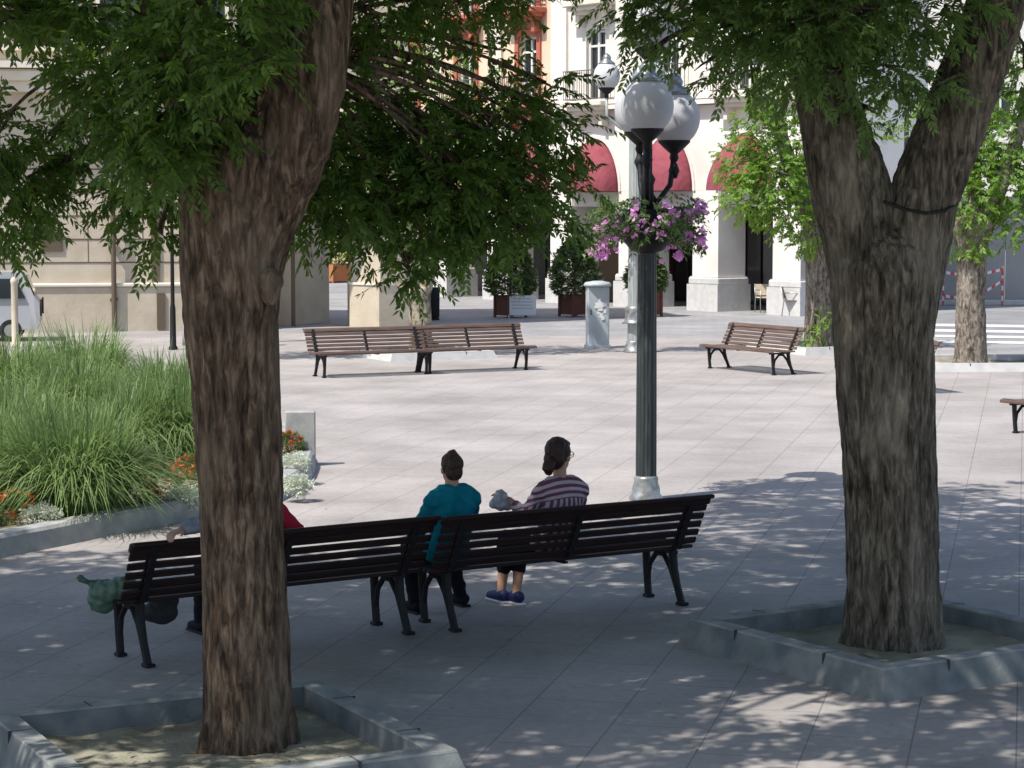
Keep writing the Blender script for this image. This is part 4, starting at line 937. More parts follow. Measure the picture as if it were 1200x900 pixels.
# ---------------------------------------------------------------- benches
def make_bench(wood, L=2.36, S=2.03):
    root = empty('park_bench')
    lean = lambda z: -0.20 - (z - 0.44) * 0.50
    b = MB(); rot = Matrix.Rotation(R(26), 3, 'X')
    for z in (0.49, 0.557, 0.624, 0.691, 0.758): b.box((0, lean(z), z), (L, 0.022, 0.052), rot=rot, bev=0.005)
    b.box((0, lean(0.822), 0.822), (L + 0.02, 0.05, 0.072), rot=rot, bev=0.012)
    b.box((0, lean(0.86) - 0.03, 0.852), (L + 0.02, 0.05, 0.03), bev=0.01)
    b.build('backrest', wood, root)
    s_ = MB()
    for i in range(7): s_.box((0, -0.17 + i * 0.07, 0.435 + 0.02 * (i / 6) - 0.012 * math.sin(math.pi * i / 6)), (L, 0.05, 0.026), bev=0.006)
    s_.box((0, 0.305, 0.435), (L, 0.03, 0.045), bev=0.008); s_.build('seat', wood, root)
    for sx in (-1, 1):
        x = sx * S / 2
        MB().tube([(x, 0.20, 0.41), (x, 0.19, 0.2), (x, 0.165, 0.0)], [0.034, 0.030, 0.030], 8).box((x, 0.165, 0.012), (0.07, 0.08, 0.024), bev=0.006).build('leg', M['iron'], root, smooth=False)
        MB().tube([(x, -0.15, 0.41), (x, -0.17, 0.28), (x, -0.21, 0.15), (x, -0.28, 0.0)], [0.036, 0.032, 0.030, 0.030], 8).box((x, -0.28, 0.012), (0.07, 0.09, 0.024), bev=0.006).build('leg', M['iron'], root)
        MB().tube([(x, 0.175, 0.14), (x, 0.15, 0.27), (x, 0.06, 0.365), (x, -0.04, 0.365), (x, -0.13, 0.27), (x, -0.19, 0.16)], [0.022] * 6, 8).box((x, 0.04, 0.397), (0.045, 0.46, 0.028)).build('brace', M['iron'], root)
        MB().box((x, lean(0.64) + 0.026, 0.635), (0.05, 0.018, 0.48), rot=rot).box((x, lean(0.64) - 0.022, 0.635), (0.05, 0.014, 0.46), rot=rot).build('back_bracket', M['iron'], root)
    MB().box((0, lean(0.64) + 0.020, 0.62), (0.04, 0.014, 0.40), rot=rot).box((0, lean(0.64) - 0.022, 0.62), (0.04, 0.012, 0.38), rot=rot).box((0, 0.04, 0.405), (0.04, 0.46, 0.016)).build('back_bracket', M['iron'], root)
    return root
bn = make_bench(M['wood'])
def rear_foot_place(o, pa, pb):
    a = g(*pa); b = g(*pb); d = (b - a).normalized(); fr = Vector((-d.y, d.x, 0)); c = (a + b) / 2 + fr * 0.28
    o.location = (c.x, c.y, 0.006); o.rotation_euler = (0, 0, math.atan2(d.y, d.x)); return c, d, fr
cA, dA, fA = rear_foot_place(bn, (171, 783), (481, 744)); tag(bn, 'dark slatted bench seen from behind, left one of the near pair, behind the left trunk', 'bench', 'dark benches near the big trees')
bn2 = copy_thing(bn, 'dark slatted bench seen from behind, right one of the near pair, under the striped woman')
cB, dB, fB = rear_foot_place(bn2, (534, 741), (799, 710))
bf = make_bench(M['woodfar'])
def place(o, c, ang): o.location = (c.x, c.y, 0.006); o.rotation_euler = (0, 0, ang)
# far pair: they face the camera, so local x runs right to left
def front_feet(o, pl, pr):
    a = g(*pl); b = g(*pr); d = (a - b).normalized(); fr = Vector((-d.y, d.x, 0)); c = (a + b) / 2 - fr * 0.17
    place(o, c, math.atan2(d.y, d.x))
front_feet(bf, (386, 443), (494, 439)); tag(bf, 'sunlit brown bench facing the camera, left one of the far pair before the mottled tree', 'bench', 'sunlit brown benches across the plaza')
b_ = copy_thing(bf, 'sunlit brown bench facing the camera, right one of the far pair, its end free'); front_feet(b_, (508, 438), (612, 434))
b_ = copy_thing(bf, 'single brown bench standing at an angle beside the smaller green tree'); fa = g(832, 432); dv = Vector((0.50, -0.866, 0)); fr = Vector((dv.y, -dv.x, 0))
c_ = fa + dv * 1.015 - fr * 0.17; place(b_, c_, math.atan2(-dv.y, -dv.x))
b_ = copy_thing(bf, 'brown bench cut by the right picture edge'); fa = g(1190, 508); c_ = fa + dv * 1.015 - fr * 0.17; place(b_, c_, math.atan2(-dv.y, -dv.x))
b_ = copy_thing(bf, 'brown bench hidden behind the forked trunk, only its rail end sticking out'); place(b_, Vector((6.30, 37.5, 0)), math.atan2(0.954, -0.30))

# ---------------------------------------------------------------- lamp posts
def globe_unit(root, c, r_, fin=True):
    gl = MB().ball(c, (r_, r_, r_ * 1.1), 28, 18).build('globe', M['globe'], root, smooth=True)
    MB().lathe([(r_ * 0.62, -0.0), (r_ * 0.66, 0.02), (r_ * 0.5, 0.06), (r_ * 0.30, 0.10), (r_ * 0.34, 0.14), (r_ * 0.22, 0.2), (0.02, 0.23)], (c[0], c[1], c[2] + r_ * 0.88), 20).build('cap', M['base_metal'], gl, smooth=True)
    MB().lathe([(0.035, -0.20), (0.05, -0.16), (0.04, -0.12), (r_ * 0.4, -0.06), (r_ * 0.62, 0.0), (r_ * 0.62, 0.03)], (c[0], c[1], c[2] - r_ * 0.94), 20).build('cup', M['iron'], gl, smooth=True)
def flower_ring(root, z, r_, n, pink_n, flsz=0.035, bushy=1.0, sunny=None):
    a = rng.uniform(0, 6.28, n); rr = r_ * rng.uniform(0.55, 1.25, n); 
    P = np.stack([np.cos(a) * rr, np.sin(a) * rr, z + rng.uniform(-0.22, 0.28, n) * bushy - 0.16 * (rr / r_ - 0.8)], 1)
    D = unit(np.stack([np.cos(a), np.sin(a), rng.normal(0.1, 0.5, n)], 1)); quads_object('foliage', sprays(P, D, 0.13, 4, 0.055, 0.03, 0.5), M['lowleaf'], root)
    ctrs = [(random.uniform(0, 6.28), random.uniform(-0.32, 0.12)) for _ in range(9)] + [(3.0, -0.25), (3.3, -0.3), (3.9, -0.12), (-0.1, 0.1), (0.1, 0.05), (-0.5, -0.2)]
    Q = []
    for i in range(pink_n):
        ca, cz = random.choice(ctrs); aa = random.gauss(ca, 0.14); r2 = r_ * random.uniform(0.95, 1.38); p = np.array([math.cos(aa) * r2, math.sin(aa) * r2, z + random.gauss(cz, 0.07)])
        for k in range(5):
            u = unit(rng.normal(0, 1, 3)) * flsz; v = unit(np.cross(u, rng.normal(0, 1, 3))) * flsz * 0.6; Q.append([p, p + u * .6 + v, p + u * 1.2, p + u * .6 - v])
    quads_object('flowers', np.array(Q), M['pink'], root)['kind'] = 'stuff'
def lamp(base, rz, label, sc, polem, near):
    root = empty('street_lamp', base, rz, label, 'street lamp', 'lamp posts with globes and flower baskets')
    s = sc
    MB().lathe([(0.175 * s, 0.0), (0.18 * s, 0.03), (0.15 * s, 0.07), (0.145 * s, 0.14), (0.125 * s, 0.19), (0.13 * s, 0.23), (0.112 * s, 0.26)], (0, 0, 0), 28).build('base', M['base_metal'], root, smooth=True)
    top = 2.75 if near else 5.2
    MB().lathe([(0.110 * s, 0.26), (0.108 * s, 1.0), (0.102 * s, 2.0), (0.098 * s, top)], (0, 0, 0), 32, flute=1).build('pole', polem, root)
    if near:
        MB().lathe([(0.05, 2.58), (0.17, 2.62), (0.25, 2.72), (0.28, 2.92), (0.30, 3.05), (0.27, 3.05), (0.25, 2.97), (0.1, 2.95)], (0, 0, 0), 28).build('flower_basket', M['iron'], root, smooth=True)
        MB().lathe([(0.07, 2.9), (0.065, 3.3), (0.085, 3.36), (0.05, 3.42), (0.045, 4.45), (0.07, 4.5), (0.03, 4.6)], (0, 0, 0), 18).build('stem', M['iron'], root, smooth=True)
        for (x, y, z) in ((-0.03, -0.42, 4.10), (0.29, 0.2, 4.0), (-0.05, 0.55, 4.1)):
            d = Vector((x, y, 0)); pts = [Vector((0, 0, 3.25)), d * 0.35 + Vector((0, 0, 3.12)), d * 0.85 + Vector((0, 0, 3.30)), d + Vector((0, 0, 3.6)), d + Vector((0, 0, z - 0.42))]
            MB().tube(pts, [0.035, 0.03, 0.03, 0.032, 0.03], 10).lathe([(0.03, -0.08), (0.06, 0), (0.03, 0.08)], (x, y, z - 0.55), 12).build('arm', M['iron'], root, smooth=True)
            globe_unit(root, (x, y, z), 0.27)
        globe_unit(root, (0.02, 0.0, 4.93), 0.26)
        flower_ring(root, 2.92, 0.44, 330, 130, 0.044)
    else:
        MB().lathe([(0.2 * s, 0.62), (0.16 * s, 0.66), (0.15 * s, 0.72), (0.14 * s, 0.9), (0.155 * s, 0.94), (0.12 * s, 1.0)], (0, 0, 0), 24).build('collar', M['base_metal'], root, smooth=True)
        MB().lathe([(0.14, 2.3), (0.3, 2.4), (0.5, 2.65), (0.52, 2.95), (0.4, 2.95)], (0, 0, 0), 24).build('flower_basket', M['iron'], root, smooth=True)
        flower_ring(root, 2.9, 0.6, 500, 130, 0.05)
        for k in range(3):
            a = R(180 + 120 * k); d = Vector((math.cos(a), math.sin(a), 0)) * 0.62
            MB().tube([Vector((0, 0, 4.7)), d * 0.5 + Vector((0, 0, 4.75)), d + Vector((0, 0, 5.0)), d + Vector((0, 0, 5.4))], 0.035, 8).build('arm', M['polegrey'], root, smooth=True)
            globe_unit(root, (d.x, d.y, 5.85), 0.28)
    return root
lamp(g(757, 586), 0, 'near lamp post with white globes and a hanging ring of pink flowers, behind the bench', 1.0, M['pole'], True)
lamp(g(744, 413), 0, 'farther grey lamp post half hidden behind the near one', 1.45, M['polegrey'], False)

# thin poles on the left
p = g(203, 410); o = MB().lathe([(0.10, 0), (0.10, 0.05), (0.07, 0.1), (0.062, 0.9), (0.045, 1.0), (0.035, 3.3), (0.06, 3.35), (0.035, 3.42), (0.035, 3.6), (0.14, 3.65), (0.19, 4.1), (0.22, 4.12), (0.05, 4.35)], (0, 0, 0), 16).build('lamp_post', M['iron'], None, smooth=True); o.location = p
tag(o, 'thin dark post with a lantern top left of the near trunk', 'post')
p = g(221, 405); o = MB().lathe([(0.14, 0), (0.14, 0.3), (0.125, 0.34), (0.12, 5.0), (0.13, 5.02), (0.03, 5.1)], (0, 0, 0), 16).build('grey_post', M['hoard'], None, smooth=True); o.location = p
tag(o, 'thicker grey post at the very edge of the left trunk', 'post')
p = g(18, 408); o = MB().lathe([(0.09, 0), (0.09, 0.1), (0.075, 0.12), (0.075, 1.42), (0.085, 1.44), (0.085, 1.5), (0.04, 1.56)], (0, 0, 0), 14).build('bollard', M['stone'], None, smooth=True); o.location = p
tag(o, 'beige bollard in front of the parked van', 'bollard')

# ---------------------------------------------------------------- street cabinet, pots, chairs
cb = empty('utility_cabinet', g(700, 408), R(8), 'grey street cabinet with torn white paper, left of the lamp posts', 'cabinet')
MB().box((0, 0, 0.68), (0.48, 0.30, 1.36), bev=0.02).build('body', M['cabinet'], cb)
MB().lathe([(0.30, 1.36), (0.31, 1.40), (0.27, 1.45), (0.1, 1.48)], (0, 0, 0), 20).build('cap', M['cabinet'], cb, smooth=True)
MB().box((0, 0, 0.04), (0.54, 0.36, 0.08), bev=0.01).build('foot', M['cabinet'], cb)
mb = MB()
for i in range(16):
    x, z = random.gauss(0.06, 0.05), random.gauss(0.92, 0.14); mb.box((x, -0.153 - 0.001 * i, z), (random.uniform(.04, .12), 0.002, random.uniform(.05, .14)), rot=Matrix.Rotation(random.uniform(-.4, .4), 3, 'Y'))
mb.build('torn_poster', M['paper'], cb)
MB().box((-0.17, -0.155, 0.8), (0.02, 0.014, 0.12)).build('latch', M['iron'], cb)

def potted(px, py, w, h, bh, br, label, potm=None, leafm=None, nl=1900, cone=True, loc=None):
    c = loc or g(px, py); root = empty('potted_bush', c, R(38), label, 'potted bush', 'bushes in wooden boxes before the arcade')
    mb = MB(); mb.box((0, 0, h / 2 + 0.04), (w, w, h - 0.06), bev=0.012)
    for sx in (-1, 1):
        for sy in (-1, 1): mb.box((sx * w / 2, sy * w / 2, h / 2 + 0.02), (0.07, 0.07, h + 0.03), bev=0.01)
    mb.build('planter_box', potm or M['pot'], root)
    MB().box((0, 0, h - 0.01), (w - 0.08, w - 0.08, 0.04)).build('soil', M['soil'], root)
    MB().tube([(0, 0, h - 0.05), (0.02, 0, h + bh * 0.4), (0, 0, h + bh * 0.8)], [0.04, 0.03, 0.01], 8).build('stem', M['barkfar'], root)
    z = rng.random(nl) ** 0.9; prof = np.interp(z, [0, 0.1, 0.35, 0.7, 1], [0.72, 0.95, 1.0, 0.68, 0.12]) * br
    a = rng.uniform(0, 6.28, nl); rr = prof * (0.4 + 0.6 * rng.random(nl) ** 0.5) * rng.uniform(0.85, 1.12, nl)
    P = np.stack([np.cos(a) * rr, np.sin(a) * rr, h + 0.02 + z * bh], 1); D = unit(np.stack([np.cos(a), np.sin(a), rng.normal(0.5, 0.4, nl)], 1))
    quads_object('foliage', sprays(P, D, 0.14, 4, 0.085, 0.05, 0.2), leafm or M['bush'], root)
    return root
potted(598, 372, 0.62, 0.62, 1.55, 0.66, 'dark green bush in a box behind the white board')
potted(673, 371, 0.60, 0.62, 1.55, 0.66, 'round bush in a wooden box left of the grey cabinet')
potted(757, 371, 0.62, 0.72, 1.2, 0.52, 'bush in a wooden box behind the lamp posts')
potted(391, 0, 1.7, 0.75, 1.9, 1.0, 'yellow green bush in an orange box seen through the passage', M['potorange'], M['yellowbush'], 1800, loc=Vector((-7.25, 93.0, 0)))
# white board
sb = empty('notice_board', g(612, 373), R(-8), 'white board with a few grey lines in front of the dark green bush', 'sign')
MB().box((0, 0, 0.36), (0.78, 0.03, 0.56), bev=0.008).build('panel', M['sign'], sb)
mb = MB()
for i, (z, w) in enumerate(((0.55, 0.5), (0.46, 0.62), (0.37, 0.56), (0.28, 0.6))): mb.box((0, -0.017, z), (w, 0.004, 0.022))
mb.build('printed_lines', M['signgrey'], sb)
for s in (-1, 1): MB().box((s * 0.36, 0.0, 0.05), (0.03, 0.3, 0.1)).build('foot', M['alu'], sb)
# litter bin by the mottled tree
lb_ = empty('litter_bin', g(507, 375), 0, 'dark litter bin just right of the mottled tree trunk', 'bin')
MB().lathe([(0.16, 0.05), (0.19, 0.1), (0.2, 0.85), (0.21, 0.9), (0.17, 0.9)], (0, 0, 0), 18).build('body', M['iron'], lb_, smooth=True)
MB().lathe([(0.19, 0.0), (0.19, 0.05), (0.03, 0.055)], (0, 0, 0), 18).build('base', M['iron'], lb_, smooth=True)

def chair(loc, rz, label, seatm):
    root = empty('cafe_chair', loc, rz, label, 'chair', 'metal chairs under the arcade')
    for sx in (-1, 1):
        MB().tube([(sx * .25, .22, 0), (sx * .25, .22, .64), (sx * .25, .1, .67), (sx * .25, -.2, .66)], 0.016, 8).build('leg', M['alu'], root, smooth=True)
        MB().tube([(sx * .23, -.26, 0), (sx * .24, -.2, .44), (sx * .23, -.3, .84)], 0.016, 8).build('leg', M['alu'], root, smooth=True)
    MB().box((0, 0, 0.44), (0.48, 0.44, 0.035), bev=0.01).build('seat', seatm, root)
    mb = MB(); mb.box((0, -0.26, 0.66), (0.46, 0.022, 0.34), rot=Matrix.Rotation(R(12), 3, 'X'), bev=0.008); mb.build('backrest', seatm, root)
    return root
chair(g(897, 366), R(196), 'chair with a pale cream back and seat, left one of two under the arcade', M['chairweave'])
chair(g(928, 370), R(255), 'thin grey metal chair seen from the side, right one of two under the arcade', M['chairgrey'])

# ---------------------------------------------------------------- van behind the grasses
vn = empty('parked_van', g(6, 402) + Vector((-1.15, 1.0, 0)), R(10), 'silver grey van parked at the left picture edge in front of the stone wall', 'van')
vn.scale = (0.82, 0.82, 0.78)
prof = [(-2.1, 0.35), (2.02, 0.35), (2.12, 0.6), (2.10, 1.15), (1.95, 1.35), (1.72, 1.95), (1.5, 2.06), (-1.9, 2.08), (-2.1, 1.9), (-2.15, 1.0)]
vs_ = [(x, -0.9 + (0.12 if z > 1.4 else 0), z) for (x, z) in prof] + [(x, 0.9 - (0.12 if z > 1.4 else 0), z) for (x, z) in prof]; n = len(prof)
fs = [tuple(range(n)), tuple(range(2 * n - 1, n - 1, -1))] + [((i + 1) % n, i, n + i, n + (i + 1) % n) for i in range(n)]
MB().add(vs_, fs).build('body', M['vanpaint'], vn)
for (xa, xb, xc, xd) in ((-1.9, -0.9, -0.9, -1.9), (-0.75, 0.2, 0.2, -0.75), (0.35, 1.72, 1.45, 0.35)):
    w_ = MB(); w_.add([(xa, -0.865, 1.28), (xb, -0.865, 1.28), (xc, -0.80, 1.86), (xd, -0.80, 1.86), (xa, -0.84, 1.28), (xb, -0.84, 1.28), (xc, -0.77, 1.86), (xd, -0.77, 1.86)], [(0, 1, 2, 3), (0, 4, 5, 1), (1, 5, 6, 2), (2, 6, 7, 3), (3, 7, 4, 0)])
    for i in range(len(w_.v)): w_.v[i] = (w_.v[i][0], w_.v[i][1] - 0.05, w_.v[i][2])
    w_.build('side_window', M['darkglass'], vn)
w_ = MB(); w_.add([(1.97, -0.72, 1.36), (1.97, 0.72, 1.36), (1.745, 0.66, 1.92), (1.745, -0.66, 1.92)], [(0, 1, 2, 3)]); w_.v = [(x + 0.012, y, z + 0.01) for (x, y, z) in w_.v]; w_.build('rear_window', M['darkglass'], vn)
MB().box((2.14, -0.78, 1.0), (0.05, 0.12, 0.5), bev=0.01).build('tail_light', M['dark'], vn)
MB().box((2.14, 0.78, 1.0), (0.05, 0.12, 0.5), bev=0.01).build('tail_light', M['dark'], vn)
for (x, y) in ((-1.3, -0.8), (1.3, -0.8), (-1.3, 0.8), (1.3, 0.8)):
    rot = Matrix.Rotation(R(90), 3, 'X'); t = MB(); t.lathe([(0.2, -0.1), (0.31, -0.1), (0.33, -0.06), (0.33, 0.06), (0.31, 0.1), (0.2, 0.1)], (0, 0, 0), 24)
    t.v = [tuple(rot @ Vector(q) + Vector((x, y, 0.335))) for q in t.v]; wh = t.build('wheel', M['rubber'], vn, smooth=False)
    t = MB(); t.lathe([(0.18, -0.108), (0.19, 0), (0.18, 0.108)], (0, 0, 0), 20); t.v = [tuple(rot @ Vector(q) + Vector((x, y, 0.335))) for q in t.v]; t.build('rim', M['alu'], wh)

# ---------------------------------------------------------------- hoarding, tape
h0 = g(1040, 357); h1 = g(1420, 357)
hd = empty('hoarding', h0, math.atan2(h1.y - h0.y, h1.x - h0.x), 'tall grey panel hoarding across the street at right', 'hoarding')
HL = (h1 - h0).length
for i in range(int(HL / 1.25)):
    MB().box((0.62 + i * 1.25, 0, 1.75), (1.235, 0.05, 3.4), bev=0.01).build('panel', M['hoard'], hd)
MB().box((HL / 2, -0.25, 0.08), (HL, 0.4, 0.16), bev=0.02).build('footing', M['palekerb'], hd)
tp = empty('barrier_tape', h0, math.atan2(h1.y - h0.y, h1.x - h0.x), 'red and white striped barrier tape on poles before the grey hoarding', 'barrier tape')
def ux(px): p_ = g(px, 361); return p_.x - h0.x
def tape_line(xa, za, xb, zb, y, n):
    mb = MB(); vs_ = []; fs = []
    for i in range(n + 1):
        t = i / n; x = xa + (xb - xa) * t; z = za + (zb - za) * t - 0.12 * 4 * t * (1 - t)
        vs_ += [(x, y, z), (x, y, z + .09), (x, y + .004, z + .09), (x, y + .004, z)]
    for i in range(n):
        for k in range(4): fs.append((i * 4 + k, i * 4 + (k + 1) % 4, i * 4 + 4 + (k + 1) % 4, i * 4 + 4 + k))
    mb.add(vs_, fs).build('tape', M['tape'], tp)
tape_line(ux(1117), 1.02, ux(1188), 1.12, -0.9, 16)
tape_line(ux(1117), 0.30, ux(1150), 0.40, -0.88, 8); tape_line(ux(1150), 0.35, ux(1188), 0.80, -0.92, 10)
for px in (1117, 1188): MB().tube([(ux(px), -0.82, 0.0), (ux(px), -0.82, 1.25)], 0.028, 8).build('pole', M['tapepole'], tp)

# ---------------------------------------------------------------- people
def limb(mb, pts, rad, seg=12):
    """tapered limb with rounded joints"""
    pts = [Vector(p) for p in pts]
    mb.tube(*dense(pts, rad, 4), seg)
    for p, r_ in zip(pts, rad): mb.ball(p, r_ * 1.0, 12, 8)
def head(mb, c, yaw, tilt=0.0, s=1.0):
    rot = Matrix.Rotation(yaw, 3, 'Z') @ Matrix.Rotation(tilt, 3, 'X'); c = Vector(c)
    P = lambda x, y, z: c + rot @ (Vector((x, y, z)) * s)
    mb.ball(P(0, -0.008, 0.02), (0.073 * s, 0.09 * s, 0.092 * s), 22, 16, rot)       # skull
    mb.ball(P(0, 0.025, -0.045), (0.056 * s, 0.064 * s, 0.072 * s), 18, 12, rot)     # jaw
    mb.ball(P(0, 0.072, -0.098), (0.022 * s, 0.02 * s, 0.018 * s), 10, 8, rot)       # chin
    mb.tube([P(0, 0.083, 0.012), P(0, 0.105, -0.022), P(0, 0.09, -0.032)], [0.009 * s, 0.014 * s, 0.010 * s], 8)   # nose
    mb.ball(P(0, 0.082, -0.058), (0.024 * s, 0.012 * s, 0.008 * s), 10, 6, rot)      # lips
    for sx in (-1, 1):
        mb.ball(P(sx * 0.076, -0.002, -0.01), (0.010 * s, 0.019 * s, 0.031 * s), 10, 8, rot)
        mb.ball(P(sx * 0.032, 0.072, -0.03), (0.02 * s, 0.02 * s, 0.02 * s), 8, 6, rot)
    return P, rot
def hand(mb, w, fwd, palm_n, curl=0.5, s=1.0, side=1):
    """wrist point, forward direction, palm normal (towards what it rests on); five fingers"""
    w = Vector(w); f = Vector(fwd).normalized(); nrm = Vector(palm_n).normalized(); nrm = (nrm - f * nrm.dot(f)).normalized(); sd = f.cross(nrm) * side
    for k in range(4):
        o_ = (k - 1.5) * 0.019 * s; mb.tube([w + sd * o_ * 0.6, w + f * 0.05 * s + sd * o_, w + f * 0.088 * s + sd * o_], [0.014 * s, 0.0135 * s, 0.011 * s], 8)
        ln = (0.072, 0.08, 0.074, 0.058)[k] * s; p0 = w + f * 0.085 * s + sd * o_
        d1 = (f + nrm * curl * 0.4).normalized(); p1 = p0 + d1 * ln * 0.42; d2 = (f + nrm * curl * 1.4).normalized(); p2 = p1 + d2 * ln * 0.33; d3 = (f + nrm * curl * 2.6).normalized(); p3 = p2 + d3 * ln * 0.27
        mb.tube([p0, p1, p2, p3], [0.0095 * s, 0.0088 * s, 0.008 * s, 0.006 * s], 8)
    q0 = w + f * 0.02 * s + sd * -0.022 * s; q1 = q0 + (f * 0.6 - sd * 0.7 + nrm * 0.2).normalized() * 0.04 * s; q2 = q1 + (f * 0.9 - sd * 0.25 + nrm * 0.3).normalized() * 0.045 * s
    mb.tube([q0, q1, q2], [0.014 * s, 0.011 * s, 0.008 * s], 8)

def seated(base, ang, label, topm, hairm, yaw, hair, sh_w=0.19, sc=1.0, l_arm=None, r_arm=None, feet=((-.1, .5), (.1, .5)), sleeve=1.0, head_c=(0, -.04, 1.155), sleevem=None, torso_r=1.0, neck_c=None, ankle_skin=False, hs=1.0):
    """local frame: origin on the ground under the hips, +y to the front (same as the bench)"""
    root = empty('person', (base.x, base.y, 0), ang, label, 'person')
    hip, wst, chs, shz, nk = Vector((0, 0, .54)), Vector((0, -.06, .70)), Vector((0, -.09, .86)), 0.955, Vector((0, -.07, 1.02))
    if l_arm is None: l_arm = [(-sh_w - .05, 0.02, .74), (-sh_w + .06, .22, .62)]
    if r_arm is None: r_arm = [(sh_w + .05, 0.02, .74), (sh_w - .06, .22, .62)]
    body = MB()
    def torso(mb, e):
        mb.ball(hip + Vector((0, .01, .0)), (.175 * torso_r + e, .13 + e, .11 + e), 20, 14)
        mb.ball(wst, (.15 * torso_r + e, .115 + e, .15 + e), 20, 14)
        mb.ball(chs, (.165 * torso_r + e, .115 + e, .15 + e), 20, 14)
        for sx in (-1, 1):
            mb.tube([Vector((0, -.08, .965)), Vector((sx * sh_w * .55, -.085, .965)), Vector((sx * sh_w, -.08, .925))], [.062 + e, .062 + e, .055 + e], 12)
            mb.ball((sx * sh_w, -.08, .915), .060 + e, 12, 10)
    torso(body, -0.006)
    hc = Vector(head_c)
    body.tube([nk - Vector((0, 0.0, .09)), nk, hc + Vector((0, -.01, -.05))], [.062, .052, .052], 14)
    P, hrot = head(body, hc, yaw, 0, hs)
    for sd, arm in ((-1, l_arm), (1, r_arm)):
        s0 = Vector((sd * sh_w, -.08, .915)); el, wr = Vector(arm[0]), Vector(arm[1])
        limb(body, [s0, s0.lerp(el, .5), el, el.lerp(wr, .35), wr], [.046, .043, .036, .036, .025])
        f = (Vector(arm[2]) if len(arm) > 2 else wr - el); nn = Vector(arm[3]) if len(arm) > 3 else Vector((0, 0, -1)); hand(body, wr, f, nn, arm[4] if len(arm) > 4 else 0.5, 1.0, sd)
    for i, sd in enumerate((-1, 1)):
        fx, fy = feet[i]; kn = Vector((sd * .10 * .5 + fx * .5, .46, .50)); an = Vector((fx, fy, .085))
        limb(body, [Vector((sd * .09, .03, .53)), kn, kn.lerp(an, .3), an], [.082, .056, .052, .034]); limb(body, [an, an + Vector((0, .04, -.03)), an + Vector((0, .15, -.045))], [.034, .036, .026])
    fuse(body, 'body', M['skin'], root, 0.0075, 3)
    # clothing
    top = MB(); torso(top, 0.012)
    top.tube([nk - Vector((0, 0, .10)), nk - Vector((0, 0, .045))], [.10, .066], 16)
    for sd, arm in ((-1, l_arm), (1, r_arm)):
        s0 = Vector((sd * sh_w, -.08, .915)); el, wr = Vector(arm[0]), Vector(arm[1])
        if sleeve >= 1: limb(top, [s0, s0.lerp(el, .5), el, el.lerp(wr, .5)], [.062, .057, .05, .045])
        else: top.tube([s0, s0.lerp(el, sleeve)], [.062, .058], 14)
    nf = lambda p: 0.012 * (1 - abs(noise.noise(Vector((p.x * 7, p.y * 7, p.z * 13 + p.x * 6)))) * 3) * 0.5 + 0.004 * noise.noise(p * 23)
    t = fuse(top, 'shirt', topm, root, 0.009, 3, nf)
    if sleevem:
        s2 = MB(); el, wr = Vector(l_arm[0]), Vector(l_arm[1]); limb(s2, [el.lerp(wr, -.2), el.lerp(wr, .5), el.lerp(wr, .82)], [.060, .053, .047]); fuse(s2, 'sleeve', sleevem, root, 0.009, 3, nf)
    tr = MB(); tr.ball(hip + Vector((0, .01, 0)), (.178 * torso_r, .135, .105), 20, 12)
    for i, sd in enumerate((-1, 1)):
        fx, fy = feet[i]; kn = Vector((sd * .10 * .5 + fx * .5, .46, .50)); an = Vector((fx, fy, .085)); lim = 0.55 if ankle_skin else 0.93
        limb(tr, [Vector((sd * .09, .03, .53)), kn, kn.lerp(an, .3), kn.lerp(an, lim)], [.096, .07, .065, .055])
        sh = MB(); limb(sh, [an + Vector((0, -.035, -.02)), an + Vector((0, .05, -.03)), an + Vector((0, .16, -.048))], [.046, .045, .036]); so_ = fuse(sh, 'shoe', M['navy'] if ankle_skin else M['trouser'], root, 0.008, 2)
        MB().box(an + Vector((0, .055, -.073)), (.085, .27, .022), bev=0.01).build('sole', M['sole'] if ankle_skin else M['rubber'], so_)
    fuse(tr, 'trousers', M['trouser'], root, 0.01, 3, nf)
    hr = MB(); hair(hr, P, hrot, hs); hd_ = fuse(hr, 'hair', hairm, root, 0.006, 2, lambda p: 0.007 * noise.noise(Vector((p.x * 55, p.y * 55, p.z * 12))) + 0.004 * noise.noise(p * 30))
    ey = MB()
    for sx in (-1, 1): ey.ball(P(sx * 0.031, 0.088, -0.004), 0.009 * hs, 10, 8)
    ey.build('eyes', M['eyes'], root, smooth=True)
    return root, P, hrot

def hair_up(mb, P, rot, s):
    mb.ball(P(0, -0.018, 0.036), (0.083 * s, 0.096 * s, 0.093 * s), 22, 14, rot); mb.ball(P(0, -0.06, -0.02), (0.07 * s, 0.05 * s, 0.07 * s), 18, 12, rot)
    mb.ball(P(-0.012, -0.055, 0.118), (0.042 * s, 0.045 * s, 0.034 * s), 12, 8, rot); mb.ball(P(0, 0.045, 0.078), (0.06 * s, 0.035 * s, 0.025 * s), 14, 8, rot)
def hair_tail(mb, P, rot, s):
    mb.ball(P(0, -0.018, 0.030), (0.086 * s, 0.098 * s, 0.098 * s), 22, 14, rot); mb.ball(P(0, -0.06, -0.02), (0.075 * s, 0.055 * s, 0.075 * s), 18, 12, rot); mb.ball(P(0, 0.05, 0.075), (0.06 * s, 0.035 * s, 0.028 * s), 14, 8, rot)
    mb.tube([P(0.0, -0.10, -0.02), P(0.01, -0.145, -0.04), P(0.01, -0.165, -0.08), P(0.01, -0.15, -0.12)], [0.03, 0.048, 0.045, 0.02], 12); mb.ball(P(0.01, -0.155, -0.06), (0.05, 0.05, 0.052), 12, 8, rot)
